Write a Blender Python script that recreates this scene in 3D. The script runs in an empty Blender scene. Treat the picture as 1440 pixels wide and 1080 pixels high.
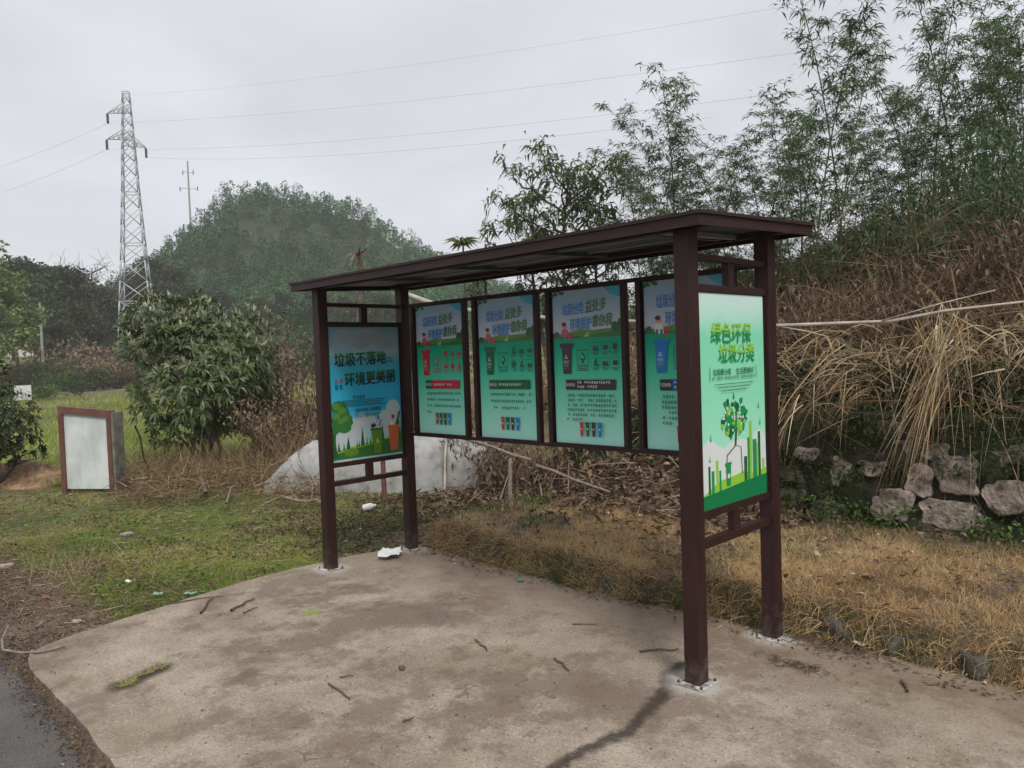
import bpy, bmesh, math, random
import numpy as np
from mathutils import Vector, Matrix, noise as mnoise
rng = np.random.default_rng(7); random.seed(7)
SC = bpy.context.scene; COL = SC.collection
rad = math.radians

# ------------------------------------------------------------------ camera
F_PX = 1083.88
CAM = np.array([5.2581, -3.1384, 1.6])
FW = np.array([-0.70493414, 0.70837556, -0.03566409])
RT = np.array([0.70927239, 0.70409441, -0.03440555])
UP = np.cross(RT, FW)
cd = bpy.data.cameras.new('camera'); cam = bpy.data.objects.new('camera', cd); COL.objects.link(cam)
cd.sensor_width = 36; cd.lens = F_PX / 1440 * 36; cd.clip_start = 0.05; cd.clip_end = 3000
cam.matrix_world = Matrix(((RT[0], UP[0], -FW[0], CAM[0]), (RT[1], UP[1], -FW[1], CAM[1]), (RT[2], UP[2], -FW[2], CAM[2]), (0, 0, 0, 1)))
SC.camera = cam
def ray(a, b): return FW + RT * (a - 720) / F_PX - UP * (b - 540) / F_PX
def G(a, b, z=0.0):                       # point of the plane z seen at photo pixel (a, b)
    d = ray(a, b); return CAM + d * ((z - CAM[2]) / d[2])
def AT(a, b, t): return CAM + ray(a, b) * t   # point at depth t

# ------------------------------------------------------------------ sky, light, exposure
w = bpy.data.worlds.new('World'); SC.world = w; w.use_nodes = True
nt = w.node_tree; nt.nodes.clear()
def N(tree, typ, **kw):
    n = tree.nodes.new(typ)
    for k, v in kw.items():
        if k == 'inp':
            for kk, vv in v.items(): n.inputs[kk].default_value = vv
        else: setattr(n, k, v)
    return n
SUN_EL, SUN_AZ = rad(52), rad(120)
sky = N(nt, 'ShaderNodeTexSky', sky_type='NISHITA', sun_disc=False, sun_elevation=SUN_EL, sun_rotation=SUN_AZ, air_density=1.0, dust_density=6.0)
hs = N(nt, 'ShaderNodeHueSaturation', inp={'Saturation': 0.25, 'Value': 1.0})
tc = N(nt, 'ShaderNodeTexCoord')
mp = N(nt, 'ShaderNodeMapping'); mp.inputs['Scale'].default_value = (1.2, 1.2, 3.4)
no = N(nt, 'ShaderNodeTexNoise', inp={'Scale': 1.7, 'Detail': 5.0, 'Roughness': 0.5, 'Distortion': 0.5})
cr = N(nt, 'ShaderNodeValToRGB')
cr.color_ramp.elements[0].position = 0.3; cr.color_ramp.elements[0].color = (4.25, 4.4, 4.8, 1)
cr.color_ramp.elements[1].position = 0.72; cr.color_ramp.elements[1].color = (5.7, 5.85, 6.3, 1)
mx = N(nt, 'ShaderNodeMixRGB', inp={'Fac': 0.93})
bg = N(nt, 'ShaderNodeBackground', inp={'Strength': 0.098})
out = N(nt, 'ShaderNodeOutputWorld')
L = nt.links.new
L(sky.outputs[0], hs.inputs['Color']); L(tc.outputs['Generated'], mp.inputs[0]); L(mp.outputs[0], no.inputs['Vector'])
L(no.outputs['Fac'], cr.inputs[0]); L(hs.outputs[0], mx.inputs[1]); L(cr.outputs[0], mx.inputs[2]); L(mx.outputs[0], bg.inputs[0]); L(bg.outputs[0], out.inputs[0])
sl = bpy.data.lights.new('sun', 'SUN'); sl.energy = 1.5; sl.angle = rad(14); sl.color = (1, 0.94, 0.84)
so = bpy.data.objects.new('sun', sl); COL.objects.link(so)
so.rotation_euler = (rad(90) - SUN_EL, 0, rad(180) - SUN_AZ)
SC.view_settings.view_transform = 'Standard'; SC.view_settings.look = 'None'; SC.view_settings.exposure = 0.66; SC.view_settings.gamma = 1.0
SC.cycles.max_bounces = 6; SC.cycles.transparent_max_bounces = 8; SC.cycles.volume_bounces = 2
SC.cycles.use_denoising = True

# ------------------------------------------------------------------ materials
MAT = {}
def base_mat(name):
    m = bpy.data.materials.new(name); m.use_nodes = True
    t = m.node_tree; p = t.nodes['Principled BSDF']; MAT[name] = m
    return m, t, p
def ramp(t, stops, interp='LINEAR'):
    r = t.nodes.new('ShaderNodeValToRGB'); r.color_ramp.interpolation = interp
    e = r.color_ramp.elements
    while len(e) < len(stops): e.new(0.5)
    for i, (pos, c) in enumerate(stops): e[i].position = pos; e[i].color = (*c, 1) if len(c) == 3 else c
    return r
def noisy(name, c1, c2, scale=8.0, rough=0.6, detail=6, bump=0.0, bscale=None, metal=0.0, c3=None, stretch=None, spec=0.5, lo=0.35, hi=0.65):
    m, t, p = base_mat(name)
    co = N(t, 'ShaderNodeTexCoord'); src = co.outputs['Object']
    if stretch:
        mpn = N(t, 'ShaderNodeMapping'); mpn.inputs['Scale'].default_value = stretch; t.links.new(src, mpn.inputs[0]); src = mpn.outputs[0]
    n = N(t, 'ShaderNodeTexNoise', inp={'Scale': scale, 'Detail': detail, 'Roughness': 0.62}); t.links.new(src, n.inputs['Vector'])
    r = ramp(t, [(lo, c1), (hi, c2)] if c3 is None else [(lo, c1), ((lo + hi) / 2, c2), (hi, c3)])
    t.links.new(n.outputs['Fac'], r.inputs[0]); t.links.new(r.outputs[0], p.inputs['Base Color'])
    p.inputs['Roughness'].default_value = rough; p.inputs['Metallic'].default_value = metal; p.inputs['Specular IOR Level'].default_value = spec
    if bump:
        b = N(t, 'ShaderNodeTexNoise', inp={'Scale': bscale or scale * 4, 'Detail': 5.0}); t.links.new(src, b.inputs['Vector'])
        bn = N(t, 'ShaderNodeBump', inp={'Strength': bump, 'Distance': 0.02}); t.links.new(b.outputs['Fac'], bn.inputs['Height']); t.links.new(bn.outputs[0], p.inputs['Normal'])
    return m
def leafy(name, stops, rough=0.55, transl=0.25, spec=0.4):
    m, t, p = base_mat(name)
    a = N(t, 'ShaderNodeAttribute', attribute_name='rnd')
    r = ramp(t, stops); t.links.new(a.outputs['Fac'], r.inputs[0]); t.links.new(r.outputs[0], p.inputs['Base Color'])
    p.inputs['Roughness'].default_value = rough; p.inputs['Specular IOR Level'].default_value = spec
    if transl:
        tr = N(t, 'ShaderNodeBsdfTranslucent'); t.links.new(r.outputs[0], tr.inputs[0])
        ms = N(t, 'ShaderNodeMixShader', inp={'Fac': transl}); o = t.nodes['Material Output']
        t.links.new(p.outputs[0], ms.inputs[1]); t.links.new(tr.outputs[0], ms.inputs[2]); t.links.new(ms.outputs[0], o.inputs['Surface'])
    return m
def plain(name, c, rough=0.35, spec=0.5):
    if name in MAT: return MAT[name]
    m, t, p = base_mat(name); p.inputs['Base Color'].default_value = (*c, 1); p.inputs['Roughness'].default_value = rough; p.inputs['Specular IOR Level'].default_value = spec
    return m

def dusty(m, z1, dust):
    t = m.node_tree; p = t.nodes['Principled BSDF']; src = p.inputs['Base Color'].links[0].from_socket
    co = N(t, 'ShaderNodeTexCoord'); sp = N(t, 'ShaderNodeSeparateXYZ'); t.links.new(co.outputs['Object'], sp.inputs[0]); n = N(t, 'ShaderNodeTexNoise', inp={'Scale': 18.0, 'Detail': 8.0, 'Roughness': 0.75}); t.links.new(co.outputs['Object'], n.inputs['Vector'])
    a = N(t, 'ShaderNodeMapRange'); a.inputs[1].default_value = z1; a.inputs[2].default_value = 0.0; t.links.new(sp.outputs[2], a.inputs[0])
    b = N(t, 'ShaderNodeMath', operation='MULTIPLY_ADD'); t.links.new(a.outputs[0], b.inputs[0]); b.inputs[1].default_value = .22; t.links.new(n.outputs['Fac'], b.inputs[2])
    r = ramp(t, [(0.60, (0, 0, 0)), (0.82, (.6, .6, .6))]); t.links.new(b.outputs[0], r.inputs[0]); mx = N(t, 'ShaderNodeMixRGB', inp={2: (*dust, 1)}); t.links.new(r.outputs[0], mx.inputs[0]); t.links.new(src, mx.inputs[1]); t.links.new(mx.outputs[0], p.inputs['Base Color'])
# ------------------------------------------------------------------ noise and mesh helpers
def vnoise(x, y, seed=0):
    x = np.asarray(x, float); y = np.asarray(y, float)
    xi = np.floor(x).astype(np.int64); yi = np.floor(y).astype(np.int64); fx = x - xi; fy = y - yi
    fx = fx * fx * (3 - 2 * fx); fy = fy * fy * (3 - 2 * fy)
    def h(a, b):
        n = (a * 374761393 + b * 668265263 + seed * 974711) & 0x7fffffff
        n = ((n ^ (n >> 13)) * 1274126177) & 0x7fffffff
        return ((n ^ (n >> 16)) & 0xffff) / 65535.0
    return (h(xi, yi) * (1 - fx) + h(xi + 1, yi) * fx) * (1 - fy) + (h(xi, yi + 1) * (1 - fx) + h(xi + 1, yi + 1) * fx) * fy
def fbm(x, y, seed=0, oct=4):
    s = 0; a = 0.5; tot = 0
    for i in range(oct):
        s = s + a * vnoise(np.asarray(x) * 2 ** i, np.asarray(y) * 2 ** i, seed + i); tot += a; a *= 0.5
    return s / tot
def fbm1(x, y, s): return fbm(np.asarray(x), np.asarray(y), s)
def sstep(a, b, x):
    t = np.clip((np.asarray(x, float) - a) / (b - a), 0, 1); return t * t * (3 - 2 * t)
def link(name, me, mats=None, parent=None):
    o = bpy.data.objects.new(name, me); COL.objects.link(o)
    if mats is not None:
        for m in (mats if isinstance(mats, (list, tuple)) else [mats]): me.materials.append(MAT[m] if isinstance(m, str) else m)
    if parent is not None: o.parent = parent
    return o
def np_obj(name, V, Q, mats, rnd=None, mi=None, parent=None, smooth=False):
    V = np.asarray(V, np.float32); Q = np.asarray(Q, np.int32); me = bpy.data.meshes.new(name)
    me.vertices.add(len(V)); me.vertices.foreach_set('co', V.ravel())
    me.loops.add(Q.size); me.loops.foreach_set('vertex_index', Q.ravel())
    me.polygons.add(len(Q)); me.polygons.foreach_set('loop_start', np.arange(len(Q), dtype=np.int32) * Q.shape[1])
    if mi is not None: me.polygons.foreach_set('material_index', np.asarray(mi, np.int32))
    if smooth: me.polygons.foreach_set('use_smooth', np.ones(len(Q), bool))
    me.update(calc_edges=True)
    if rnd is not None:
        at = me.attributes.new('rnd', 'FLOAT', 'FACE'); at.data.foreach_set('value', np.asarray(rnd, np.float32))
    return link(name, me, mats, parent)
def nrm(v): return v / (np.linalg.norm(v, axis=-1, keepdims=True) + 1e-9)
def rvec(n): return nrm(rng.normal(size=(n, 3)))
class Geo:                                   # collects numpy quads
    def __init__(s): s.V = []; s.Q = []; s.R = []; s.M = []; s.n = 0
    def add(s, V, Q, R=None, mi=0):
        V = np.asarray(V, float).reshape(-1, 3); Q = np.asarray(Q, int).reshape(-1, 4)
        s.V.append(V); s.Q.append(Q + s.n); s.R.append(np.full(len(Q), 0.5) if R is None else np.broadcast_to(R, (len(Q),))); s.M.append(np.full(len(Q), mi)); s.n += len(V)
    def build(s, name, mats, parent=None, smooth=False):
        return np_obj(name, np.vstack(s.V), np.vstack(s.Q), mats, np.concatenate(s.R), np.concatenate(s.M), parent, smooth)
def ribbons(P, D, Ln, W, droop, seg=2, R=None):
    P = np.asarray(P, float); n = len(P); D = nrm(np.asarray(D, float)); Ln = np.broadcast_to(Ln, (n,)); W = np.broadcast_to(W, (n,)); droop = np.broadcast_to(droop, (n,))
    S = nrm(np.cross(D, rvec(n))); V = np.zeros((n, (seg + 1) * 2, 3))
    for k in range(seg + 1):
        t = k / seg; c = P + D * (Ln * t)[:, None]; c[:, 2] -= droop * Ln * t * t
        wd = (W * (1 - 0.92 * t ** 1.6) * 0.5)[:, None]
        V[:, 2 * k] = c - S * wd; V[:, 2 * k + 1] = c + S * wd
    q = np.array([[2 * k, 2 * k + 1, 2 * k + 3, 2 * k + 2] for k in range(seg)])
    Q = (np.arange(n) * (seg + 1) * 2)[:, None, None] + q[None]
    R = rng.random(n) if R is None else R
    return V.reshape(-1, 3), Q.reshape(-1, 4), np.repeat(R, seg)
def leaves(P, D, Ln, W, fold=0.25, droop=0.2, R=None, Nn=None):
    P = np.asarray(P, float); n = len(P); D = nrm(np.asarray(D, float)); Ln = np.broadcast_to(Ln, (n,))[:, None]; W = np.broadcast_to(W, (n,))[:, None]
    up = np.array([0, 0, 1.0]) + rng.normal(size=(n, 3)) * 0.5 if Nn is None else Nn
    S = nrm(np.cross(D, up)); Nv = np.cross(S, D)
    tip = P + D * Ln; tip[:, 2] -= droop * Ln[:, 0]
    mid = P + D * Ln * 0.5; a = mid + S * W * 0.5 + Nv * W * fold; b = mid - S * W * 0.5 + Nv * W * fold
    V = np.stack([P, a, tip, mid, b], 1).reshape(-1, 3); k = np.arange(n) * 5
    Q = np.stack([np.stack([k, k + 1, k + 2, k + 3], 1), np.stack([k, k + 3, k + 2, k + 4], 1)], 1).reshape(-1, 4)
    R = rng.random(n) if R is None else R
    return V, Q, np.repeat(R, 2)
def tube(pts, r, sides=6, cap=True):
    pts = np.asarray(pts, float); n = len(pts); r = np.broadcast_to(r, (n,))
    T = np.gradient(pts, axis=0); T = nrm(T); ref = np.array([0, 0, 1.0]) if abs(T[0][2]) < 0.9 else np.array([1.0, 0, 0])
    V = []; a = np.arange(sides) * 2 * math.pi / sides
    for i in range(n):
        s = np.cross(T[i], ref); s /= np.linalg.norm(s) + 1e-9; u = np.cross(s, T[i])
        V.append(pts[i] + r[i] * (np.cos(a)[:, None] * s + np.sin(a)[:, None] * u))
    Q = [[i * sides + j, i * sides + (j + 1) % sides, (i + 1) * sides + (j + 1) % sides, (i + 1) * sides + j] for i in range(n - 1) for j in range(sides)]
    V = np.vstack(V)
    if cap:
        if sides == 4: Q += [[0, 3, 2, 1], [(n - 1) * 4 + k for k in range(4)]]
        elif sides == 6:
            for o in (0, (n - 1) * 6): Q += [[o, o + 1, o + 2, o + 3], [o, o + 3, o + 4, o + 5]]
    return V, np.array(Q)
def wiggle(p0, p1, n=6, amp=0.03, sag=0.0):
    p0 = np.asarray(p0, float); p1 = np.asarray(p1, float); t = np.linspace(0, 1, n)[:, None]
    P = p0 + (p1 - p0) * t; d = rng.normal(size=(n, 3)) * amp; d[0] = 0; d[-1] *= 0.5
    P += d; P[:, 2] -= (sag * 4 * t * (1 - t))[:, 0]; return P
def box_bm(bm, x0, x1, y0, y1, z0, z1, bev=0.0, mi=0):
    vs = [bm.verts.new((x, y, z)) for x in (x0, x1) for y in (y0, y1) for z in (z0, z1)]
    fs = [bm.faces.new([vs[i] for i in f]) for f in ((0, 1, 3, 2), (4, 6, 7, 5), (0, 4, 5, 1), (2, 3, 7, 6), (0, 2, 6, 4), (1, 5, 7, 3))]
    for f in fs: f.material_index = mi
    if bev:
        es = list({e for f in fs for e in f.edges}); bmesh.ops.bevel(bm, geom=es, offset=bev, segments=2, affect='EDGES', profile=0.5)
def bm_obj(name, bm, mats, parent=None, smooth=False):
    me = bpy.data.meshes.new(name); bmesh.ops.recalc_face_normals(bm, faces=bm.faces); bm.to_mesh(me); bm.free()
    if smooth:
        for p in me.polygons: p.use_smooth = True
    return link(name, me, mats, parent)
def boxes(name, lst, mats, parent=None, bev=0.004):
    bm = bmesh.new()
    for b in lst: box_bm(bm, *b[:6], bev=bev, mi=b[6] if len(b) > 6 else 0)
    return bm_obj(name, bm, mats, parent)
def empty(name, loc=(0, 0, 0)):
    o = bpy.data.objects.new(name, None); COL.objects.link(o); o.location = loc; o.empty_display_size = 0.2; return o
def tag(o, label=None, cat=None, group=None, kind=None):
    if label: o['label'] = label
    if cat: o['category'] = cat
    if group: o['group'] = group
    if kind: o['kind'] = kind
    return o
def copy_tree(o, parent=None):
    c = o.copy(); COL.objects.link(c); c.parent = parent
    for ch in list(o.children): copy_tree(ch, c)
    return c
def rock_bm(bm, c, s, seed, sub=2, rough=0.35, rot=0.0):
    r = bmesh.ops.create_icosphere(bm, subdivisions=sub, radius=1.0); ca, sa = math.cos(rot), math.sin(rot)
    for v in r['verts']:
        p = v.co.copy(); k = 1 + rough * mnoise.noise(p * 1.1 + Vector((seed * 3.7, seed, 0))) + rough * 0.4 * mnoise.noise(p * 3 + Vector((seed, 0, seed)))
        q = Vector((max(-.8, min(.8, p.x)) * 1.2, max(-.75, min(.75, p.y)) * 1.2, max(-.75, min(.75, p.z)) * 1.2)) * k
        q = Vector((q.x * s[0], q.y * s[1], q.z * s[2])); v.co = (q.x * ca - q.y * sa + c[0], q.x * sa + q.y * ca + c[1], q.z + c[2])

# material set
noisy('shelter_brown', (0.027, 0.0108, 0.0100), (0.040, 0.0155, 0.0145), 3.0, 0.5, spec=0.3, stretch=(6, 6, 1), bump=0.04, bscale=60)
dusty(MAT['shelter_brown'], .3, (0.13, 0.11, 0.09))
noisy('roof_under', (0.05, 0.055, 0.065), (0.085, 0.09, 0.105), 2.2, 0.45, stretch=(1, 4, 1))
noisy('glint_grey', (0.28, 0.29, 0.30), (0.42, 0.43, 0.44), 5.0, 0.4)  # pale grey paints the light reflected on roof battens and seams
noisy('frame_inner', (0.02, 0.014, 0.015), (0.035, 0.025, 0.026), 5.0, 0.4)
noisy('plate_cement', (0.10, 0.09, 0.08), (0.52, 0.50, 0.47), 22.0, 0.85, bump=0.4, lo=0.38, hi=0.55)
noisy('bark_dark', (0.045, 0.035, 0.028), (0.11, 0.09, 0.07), 14.0, 0.85, bump=0.4)
noisy('dead_wood', (0.13, 0.105, 0.08), (0.29, 0.25, 0.20), 9.0, 0.8, stretch=(3, 3, 3), bump=0.3)
noisy('twig_brown', (0.07, 0.05, 0.035), (0.17, 0.125, 0.09), 14.0, 0.85)
noisy('pale_bamboo', (0.28, 0.24, 0.19), (0.52, 0.48, 0.41), 6.0, 0.5, bump=0.1)
noisy('bamboo_culm', (0.05, 0.07, 0.03), (0.13, 0.14, 0.06), 5.0, 0.45)
noisy('concrete_grey', (0.22, 0.21, 0.19), (0.38, 0.36, 0.33), 6.0, 0.85, bump=0.2)
noisy('galv', (0.36, 0.38, 0.40), (0.52, 0.54, 0.56), 0.6, 0.5)
noisy('insulator', (0.03, 0.03, 0.03), (0.06, 0.055, 0.05), 3.0, 0.3)
noisy('sign_brown', (0.10, 0.042, 0.032), (0.17, 0.075, 0.055), 8.0, 0.6, bump=0.1)
noisy('sign_white', (0.42, 0.47, 0.44), (0.66, 0.70, 0.70), 2.6, 0.5, stretch=(1, 1, 0.6), lo=0.3, hi=0.6)
noisy('rock_pale', (0.05, 0.05, 0.035), (0.30, 0.245, 0.205), 8.0, 0.9, bump=0.9, bscale=34, c3=(0.42, 0.36, 0.31))
noisy('rock_mossy', (0.022, 0.030, 0.014), (0.13, 0.115, 0.09), 7.0, 0.95, bump=0.8, bscale=25, c3=(0.24, 0.21, 0.175), lo=.38, hi=.72)
noisy('rock_dark', (0.030, 0.030, 0.024), (0.10, 0.09, 0.075), 10.0, 0.9, bump=0.6, bscale=30)
noisy('moss_stone', (0.08, 0.08, 0.06), (0.20, 0.19, 0.16), 7.0, 0.9, bump=0.4)
noisy('soil_red', (0.15, 0.085, 0.05), (0.34, 0.22, 0.13), 9.0, 0.95, bump=0.7, bscale=25)
noisy('paper_white', (0.62, 0.62, 0.62), (0.78, 0.78, 0.78), 9.0, 0.7)
noisy('moss_wall', (0.010, 0.013, 0.006), (0.032, 0.036, 0.016), 5.0, 0.95, bump=0.8, bscale=18, c3=(0.055, 0.045, 0.03))
noisy('plaster_white', (0.55, 0.56, 0.56), (0.72, 0.72, 0.72), 1.0, 0.8)
noisy('roof_tile', (0.10, 0.10, 0.11), (0.17, 0.16, 0.16), 1.5, 0.8)
plain('window_dark', (0.03, 0.035, 0.04), 0.15)
leafy('leaf_loquat', [(0, (0.052, 0.080, 0.028)), (0.5, (0.108, 0.155, 0.055)), (0.84, (0.19, 0.23, 0.095)), (0.9, (0.36, 0.38, 0.23)), (1, (0.50, 0.50, 0.36))], 0.36, 0.28)
leafy('leaf_bamboo', [(0, (0.050, 0.080, 0.040)), (0.5, (0.108, 0.160, 0.074)), (0.85, (0.18, 0.245, 0.105)), (1, (0.36, 0.32, 0.17))], 0.45, 0.45)
leafy('leaf_sapling', [(0, (0.06, 0.085, 0.046)), (0.5, (0.125, 0.165, 0.08)), (0.9, (0.22, 0.26, 0.11)), (1, (0.30, 0.22, 0.14))], 0.45, 0.45)
leafy('leaf_far', [(0, (0.020, 0.058, 0.020)), (0.5, (0.056, 0.150, 0.052)), (1, (0.13, 0.27, 0.095))], 0.7, 0.0, 0.1)
leafy('leaf_tree', [(0, (0.030, 0.046, 0.022)), (0.5, (0.066, 0.088, 0.042)), (1, (0.125, 0.145, 0.075))], 0.7, 0.25, 0.2)
leafy('leaf_bright', [(0, (0.13, 0.18, 0.06)), (0.5, (0.22, 0.28, 0.10)), (1, (0.32, 0.37, 0.16))], 0.6, 0.3, 0.2)
leafy('leaf_brown', [(0, (0.10, 0.065, 0.045)), (0.5, (0.20, 0.135, 0.09)), (1, (0.34, 0.24, 0.16))], 0.7, 0.25, 0.2)
leafy('litter', [(0, (0.065, 0.042, 0.03)), (0.5, (0.17, 0.115, 0.075)), (0.9, (0.30, 0.22, 0.15)), (1, (0.48, 0.42, 0.33))], 0.8, 0.1, 0.2)
leafy('straw_verge', [(0, (0.24, 0.145, 0.07)), (0.45, (0.66, 0.45, 0.235)), (0.85, (0.90, 0.70, 0.42)), (0.93, (0.17, 0.20, 0.065)), (1, (0.07, 0.12, 0.03))], 0.7, 0.45, 0.2)
leafy('straw_bank', [(0, (0.07, 0.04, 0.028)), (0.35, (0.22, 0.14, 0.085)), (0.7, (0.42, 0.31, 0.18)), (0.93, (0.62, 0.52, 0.36)), (1, (0.12, 0.13, 0.05))], 0.7, 0.3, 0.2)
leafy('straw_pale', [(0, (0.12, 0.07, 0.04)), (0.45, (0.34, 0.225, 0.115)), (0.8, (0.55, 0.42, 0.25)), (1, (0.72, 0.62, 0.45))], 0.6, 0.35, 0.3)
leafy('turf', [(0, (0.12, 0.20, 0.034)), (0.4, (0.26, 0.34, 0.062)), (0.7, (0.44, 0.44, 0.12)), (0.88, (0.58, 0.48, 0.25)), (1, (0.38, 0.26, 0.16))], 0.7, 0.4, 0.2)
leafy('weed_green', [(0, (0.03, 0.06, 0.016)), (0.6, (0.08, 0.14, 0.032)), (1, (0.16, 0.24, 0.06))], 0.6, 0.3, 0.2)
leafy('weed_dark', [(0, (0.014, 0.022, 0.009)), (0.6, (0.034, 0.048, 0.017)), (0.9, (0.07, 0.09, 0.03)), (1, (0.14, 0.10, 0.06))], 0.7, 0.1, 0.2)

# ------------------------------------------------------------------ ground height
def bank(x, y):
    x = np.asarray(x, float); y = np.asarray(y, float)
    yw = 3.78 + 0.05 * np.sin(x * 1.3)
    top = 0.92 + 0.10 * fbm(x * 0.8, y * 0.8, 3)
    slope = np.clip(y - yw - 0.15, 0, 30)
    rise = (1.3 + 0.65 * sstep(-3, 4, x)) * sstep(0, 3.6, slope) + 0.4 * sstep(3, 9, slope) + 0.15 * (fbm(x, y, 9) - 0.5) * sstep(0, 1, slope)
    m = sstep(-5.5, -1.2, x - 0.15 * (y - 4)) * sstep(26, 17, y)
    return np.where(y > yw - 0.02, (top + rise) * m, 0.0)
def ground(x, y):
    x = np.asarray(x, float); y = np.asarray(y, float)
    z = -0.045 + 0.05 * (fbm(x * 0.9, y * 0.9, 1) - 0.4) * sstep(0.3, 1.5, np.hypot(np.maximum(0, -0.3 - x), 0) + np.maximum(0, y - 1.2)) 
    z = z + bank(x, y)
    d = (x - CAM[0]) * FW[0] + (y - CAM[1]) * FW[1]
    z = z + 2.6 * sstep(82, 118, d) + 0.3 * (fbm(x * 0.05, y * 0.05, 5) - 0.5) * sstep(12, 40, d)
    hx, hy = -179.0, 96.0; ux, uy = 0.71, 0.704           # the wooded hill
    la = (x - hx) * ux + (y - hy) * uy; de = (x - hx) * -0.705 + (y - hy) * 0.708
    sg = np.where(la < 0, 25.0, 41.0)
    z = z + 40.5 * np.exp(-np.abs(la / sg) ** 1.55 / 1.45 - (de / 38.0) ** 2 / 1.6) * (1 + 0.42 * (fbm(x * .05, y * .045, 8) - .5))
    z = z + 5.0 * np.exp(-((la + 60) / 60.0) ** 2 - ((de - 40) / 40) ** 2)
    z = z + 10.0 * sstep(300, 600, d)
    return z
m, t, p = base_mat('ground_earth')
co = N(t, 'ShaderNodeTexCoord'); a = N(t, 'ShaderNodeAttribute', attribute_name='green')
n1 = N(t, 'ShaderNodeTexNoise', inp={'Scale': 7.0, 'Detail': 8.0, 'Roughness': 0.7}); t.links.new(co.outputs['Object'], n1.inputs['Vector'])
r1 = ramp(t, [(0.3, (0.05, 0.036, 0.026)), (0.55, (0.14, 0.10, 0.068)), (0.75, (0.25, 0.19, 0.13))]); t.links.new(n1.outputs['Fac'], r1.inputs[0])
r2 = ramp(t, [(0.3, (0.055, 0.085, 0.018)), (0.55, (0.13, 0.17, 0.036)), (0.75, (0.23, 0.24, 0.07))]); t.links.new(n1.outputs['Fac'], r2.inputs[0])
mm = N(t, 'ShaderNodeMixRGB', use_clamp=True); cl = N(t, 'ShaderNodeClamp'); t.links.new(a.outputs['Fac'], cl.inputs[0]); t.links.new(cl.outputs[0], mm.inputs[0]); t.links.new(r1.outputs[0], mm.inputs[1]); t.links.new(r2.outputs[0], mm.inputs[2])
fs = N(t, 'ShaderNodeMath', operation='SUBTRACT', use_clamp=True); t.links.new(a.outputs['Fac'], fs.inputs[0]); fs.inputs[1].default_value = 1.0
m2 = N(t, 'ShaderNodeMixRGB', inp={2: (0.03, 0.042, 0.02, 1)}); t.links.new(fs.outputs[0], m2.inputs[0]); t.links.new(mm.outputs[0], m2.inputs[1]); t.links.new(m2.outputs[0], p.inputs['Base Color'])
p.inputs['Roughness'].default_value = 0.95
bn = N(t, 'ShaderNodeBump', inp={'Strength': 0.6, 'Distance': 0.03}); t.links.new(n1.outputs['Fac'], bn.inputs['Height']); t.links.new(bn.outputs[0], p.inputs['Normal'])
def greenness(x, y):
    d = (x - CAM[0]) * FW[0] + (y - CAM[1]) * FW[1]
    g = sstep(0.36, 0.62, fbm(x * 0.7 + 3, y * 0.7, 21) + 0.08)
    far = sstep(0.35, 0.6, fbm(x * 0.06, y * 0.06, 31) + 0.1 * sstep(20, 45, d))
    g = np.where(d > 16, far, g) * np.where((y > 3.6) & (x > -3), 0.25, 1.0)
    edge = sstep(-1.75, -1.1, y); g = g * np.where(d < 14, edge, 1)
    hill = sstep(125, 140, d)
    return np.maximum(g, hill * 2.0)
nu = 340; u = np.linspace(-1, 1, nu); k = 6.1
gx = -2.5 + 2.0 * np.sinh(k * u) * 1.15; gy = 1.5 + 2.0 * np.sinh(k * u) * 1.15
X, Y = np.meshgrid(gx, gy, indexing='ij'); Z = ground(X, Y)
V = np.stack([X, Y, Z], -1).reshape(-1, 3); i, j = np.meshgrid(np.arange(nu - 1), np.arange(nu - 1), indexing='ij'); a0 = (i * nu + j).ravel()
go = np_obj('ground', V, np.stack([a0, a0 + nu, a0 + nu + 1, a0 + 1], 1), 'ground_earth', smooth=True)
at = go.data.attributes.new('green', 'FLOAT', 'POINT'); at.data.foreach_set('value', greenness(V[:, 0], V[:, 1]).astype(np.float32))
tag(go, kind='structure')

# ------------------------------------------------------------------ road and concrete pad
m, t, p = base_mat('asphalt')
co = N(t, 'ShaderNodeTexCoord')
n1 = N(t, 'ShaderNodeTexNoise', inp={'Scale': 160.0, 'Detail': 4.0, 'Roughness': 0.7}); n2 = N(t, 'ShaderNodeTexNoise', inp={'Scale': 2.2, 'Detail': 6.0})
t.links.new(co.outputs['Object'], n1.inputs['Vector']); t.links.new(co.outputs['Object'], n2.inputs['Vector'])
r1 = ramp(t, [(0.3, (0.05, 0.048, 0.046)), (0.55, (0.135, 0.129, 0.123)), (0.75, (0.30, 0.285, 0.265))]); t.links.new(n1.outputs['Fac'], r1.inputs[0])
r2 = ramp(t, [(0.35, (0.75, 0.75, 0.78)), (0.7, (1.1, 1.07, 1.02))]); t.links.new(n2.outputs['Fac'], r2.inputs[0])
mm = N(t, 'ShaderNodeMixRGB', blend_type='MULTIPLY', inp={'Fac': 1.0}); t.links.new(r1.outputs[0], mm.inputs[1]); t.links.new(r2.outputs[0], mm.inputs[2]); t.links.new(mm.outputs[0], p.inputs['Base Color'])
p.inputs['Roughness'].default_value = 0.95; p.inputs['Specular IOR Level'].default_value = 0.15
bn = N(t, 'ShaderNodeBump', inp={'Strength': 0.5, 'Distance': 0.006}); t.links.new(n1.outputs['Fac'], bn.inputs['Height']); t.links.new(bn.outputs[0], p.inputs['Normal'])
xs = np.concatenate([[-120, -60, -30, -15], np.linspace(-8, 8, 81), [12, 25, 60]])
yb = -2.165 - 0.028 * np.clip(xs, -1, 4) + 0.02 * np.sin(xs * 2.1) + 0.05 * (fbm(xs * 2.5, xs * 0, 44) - .5)
V = []; 
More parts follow.
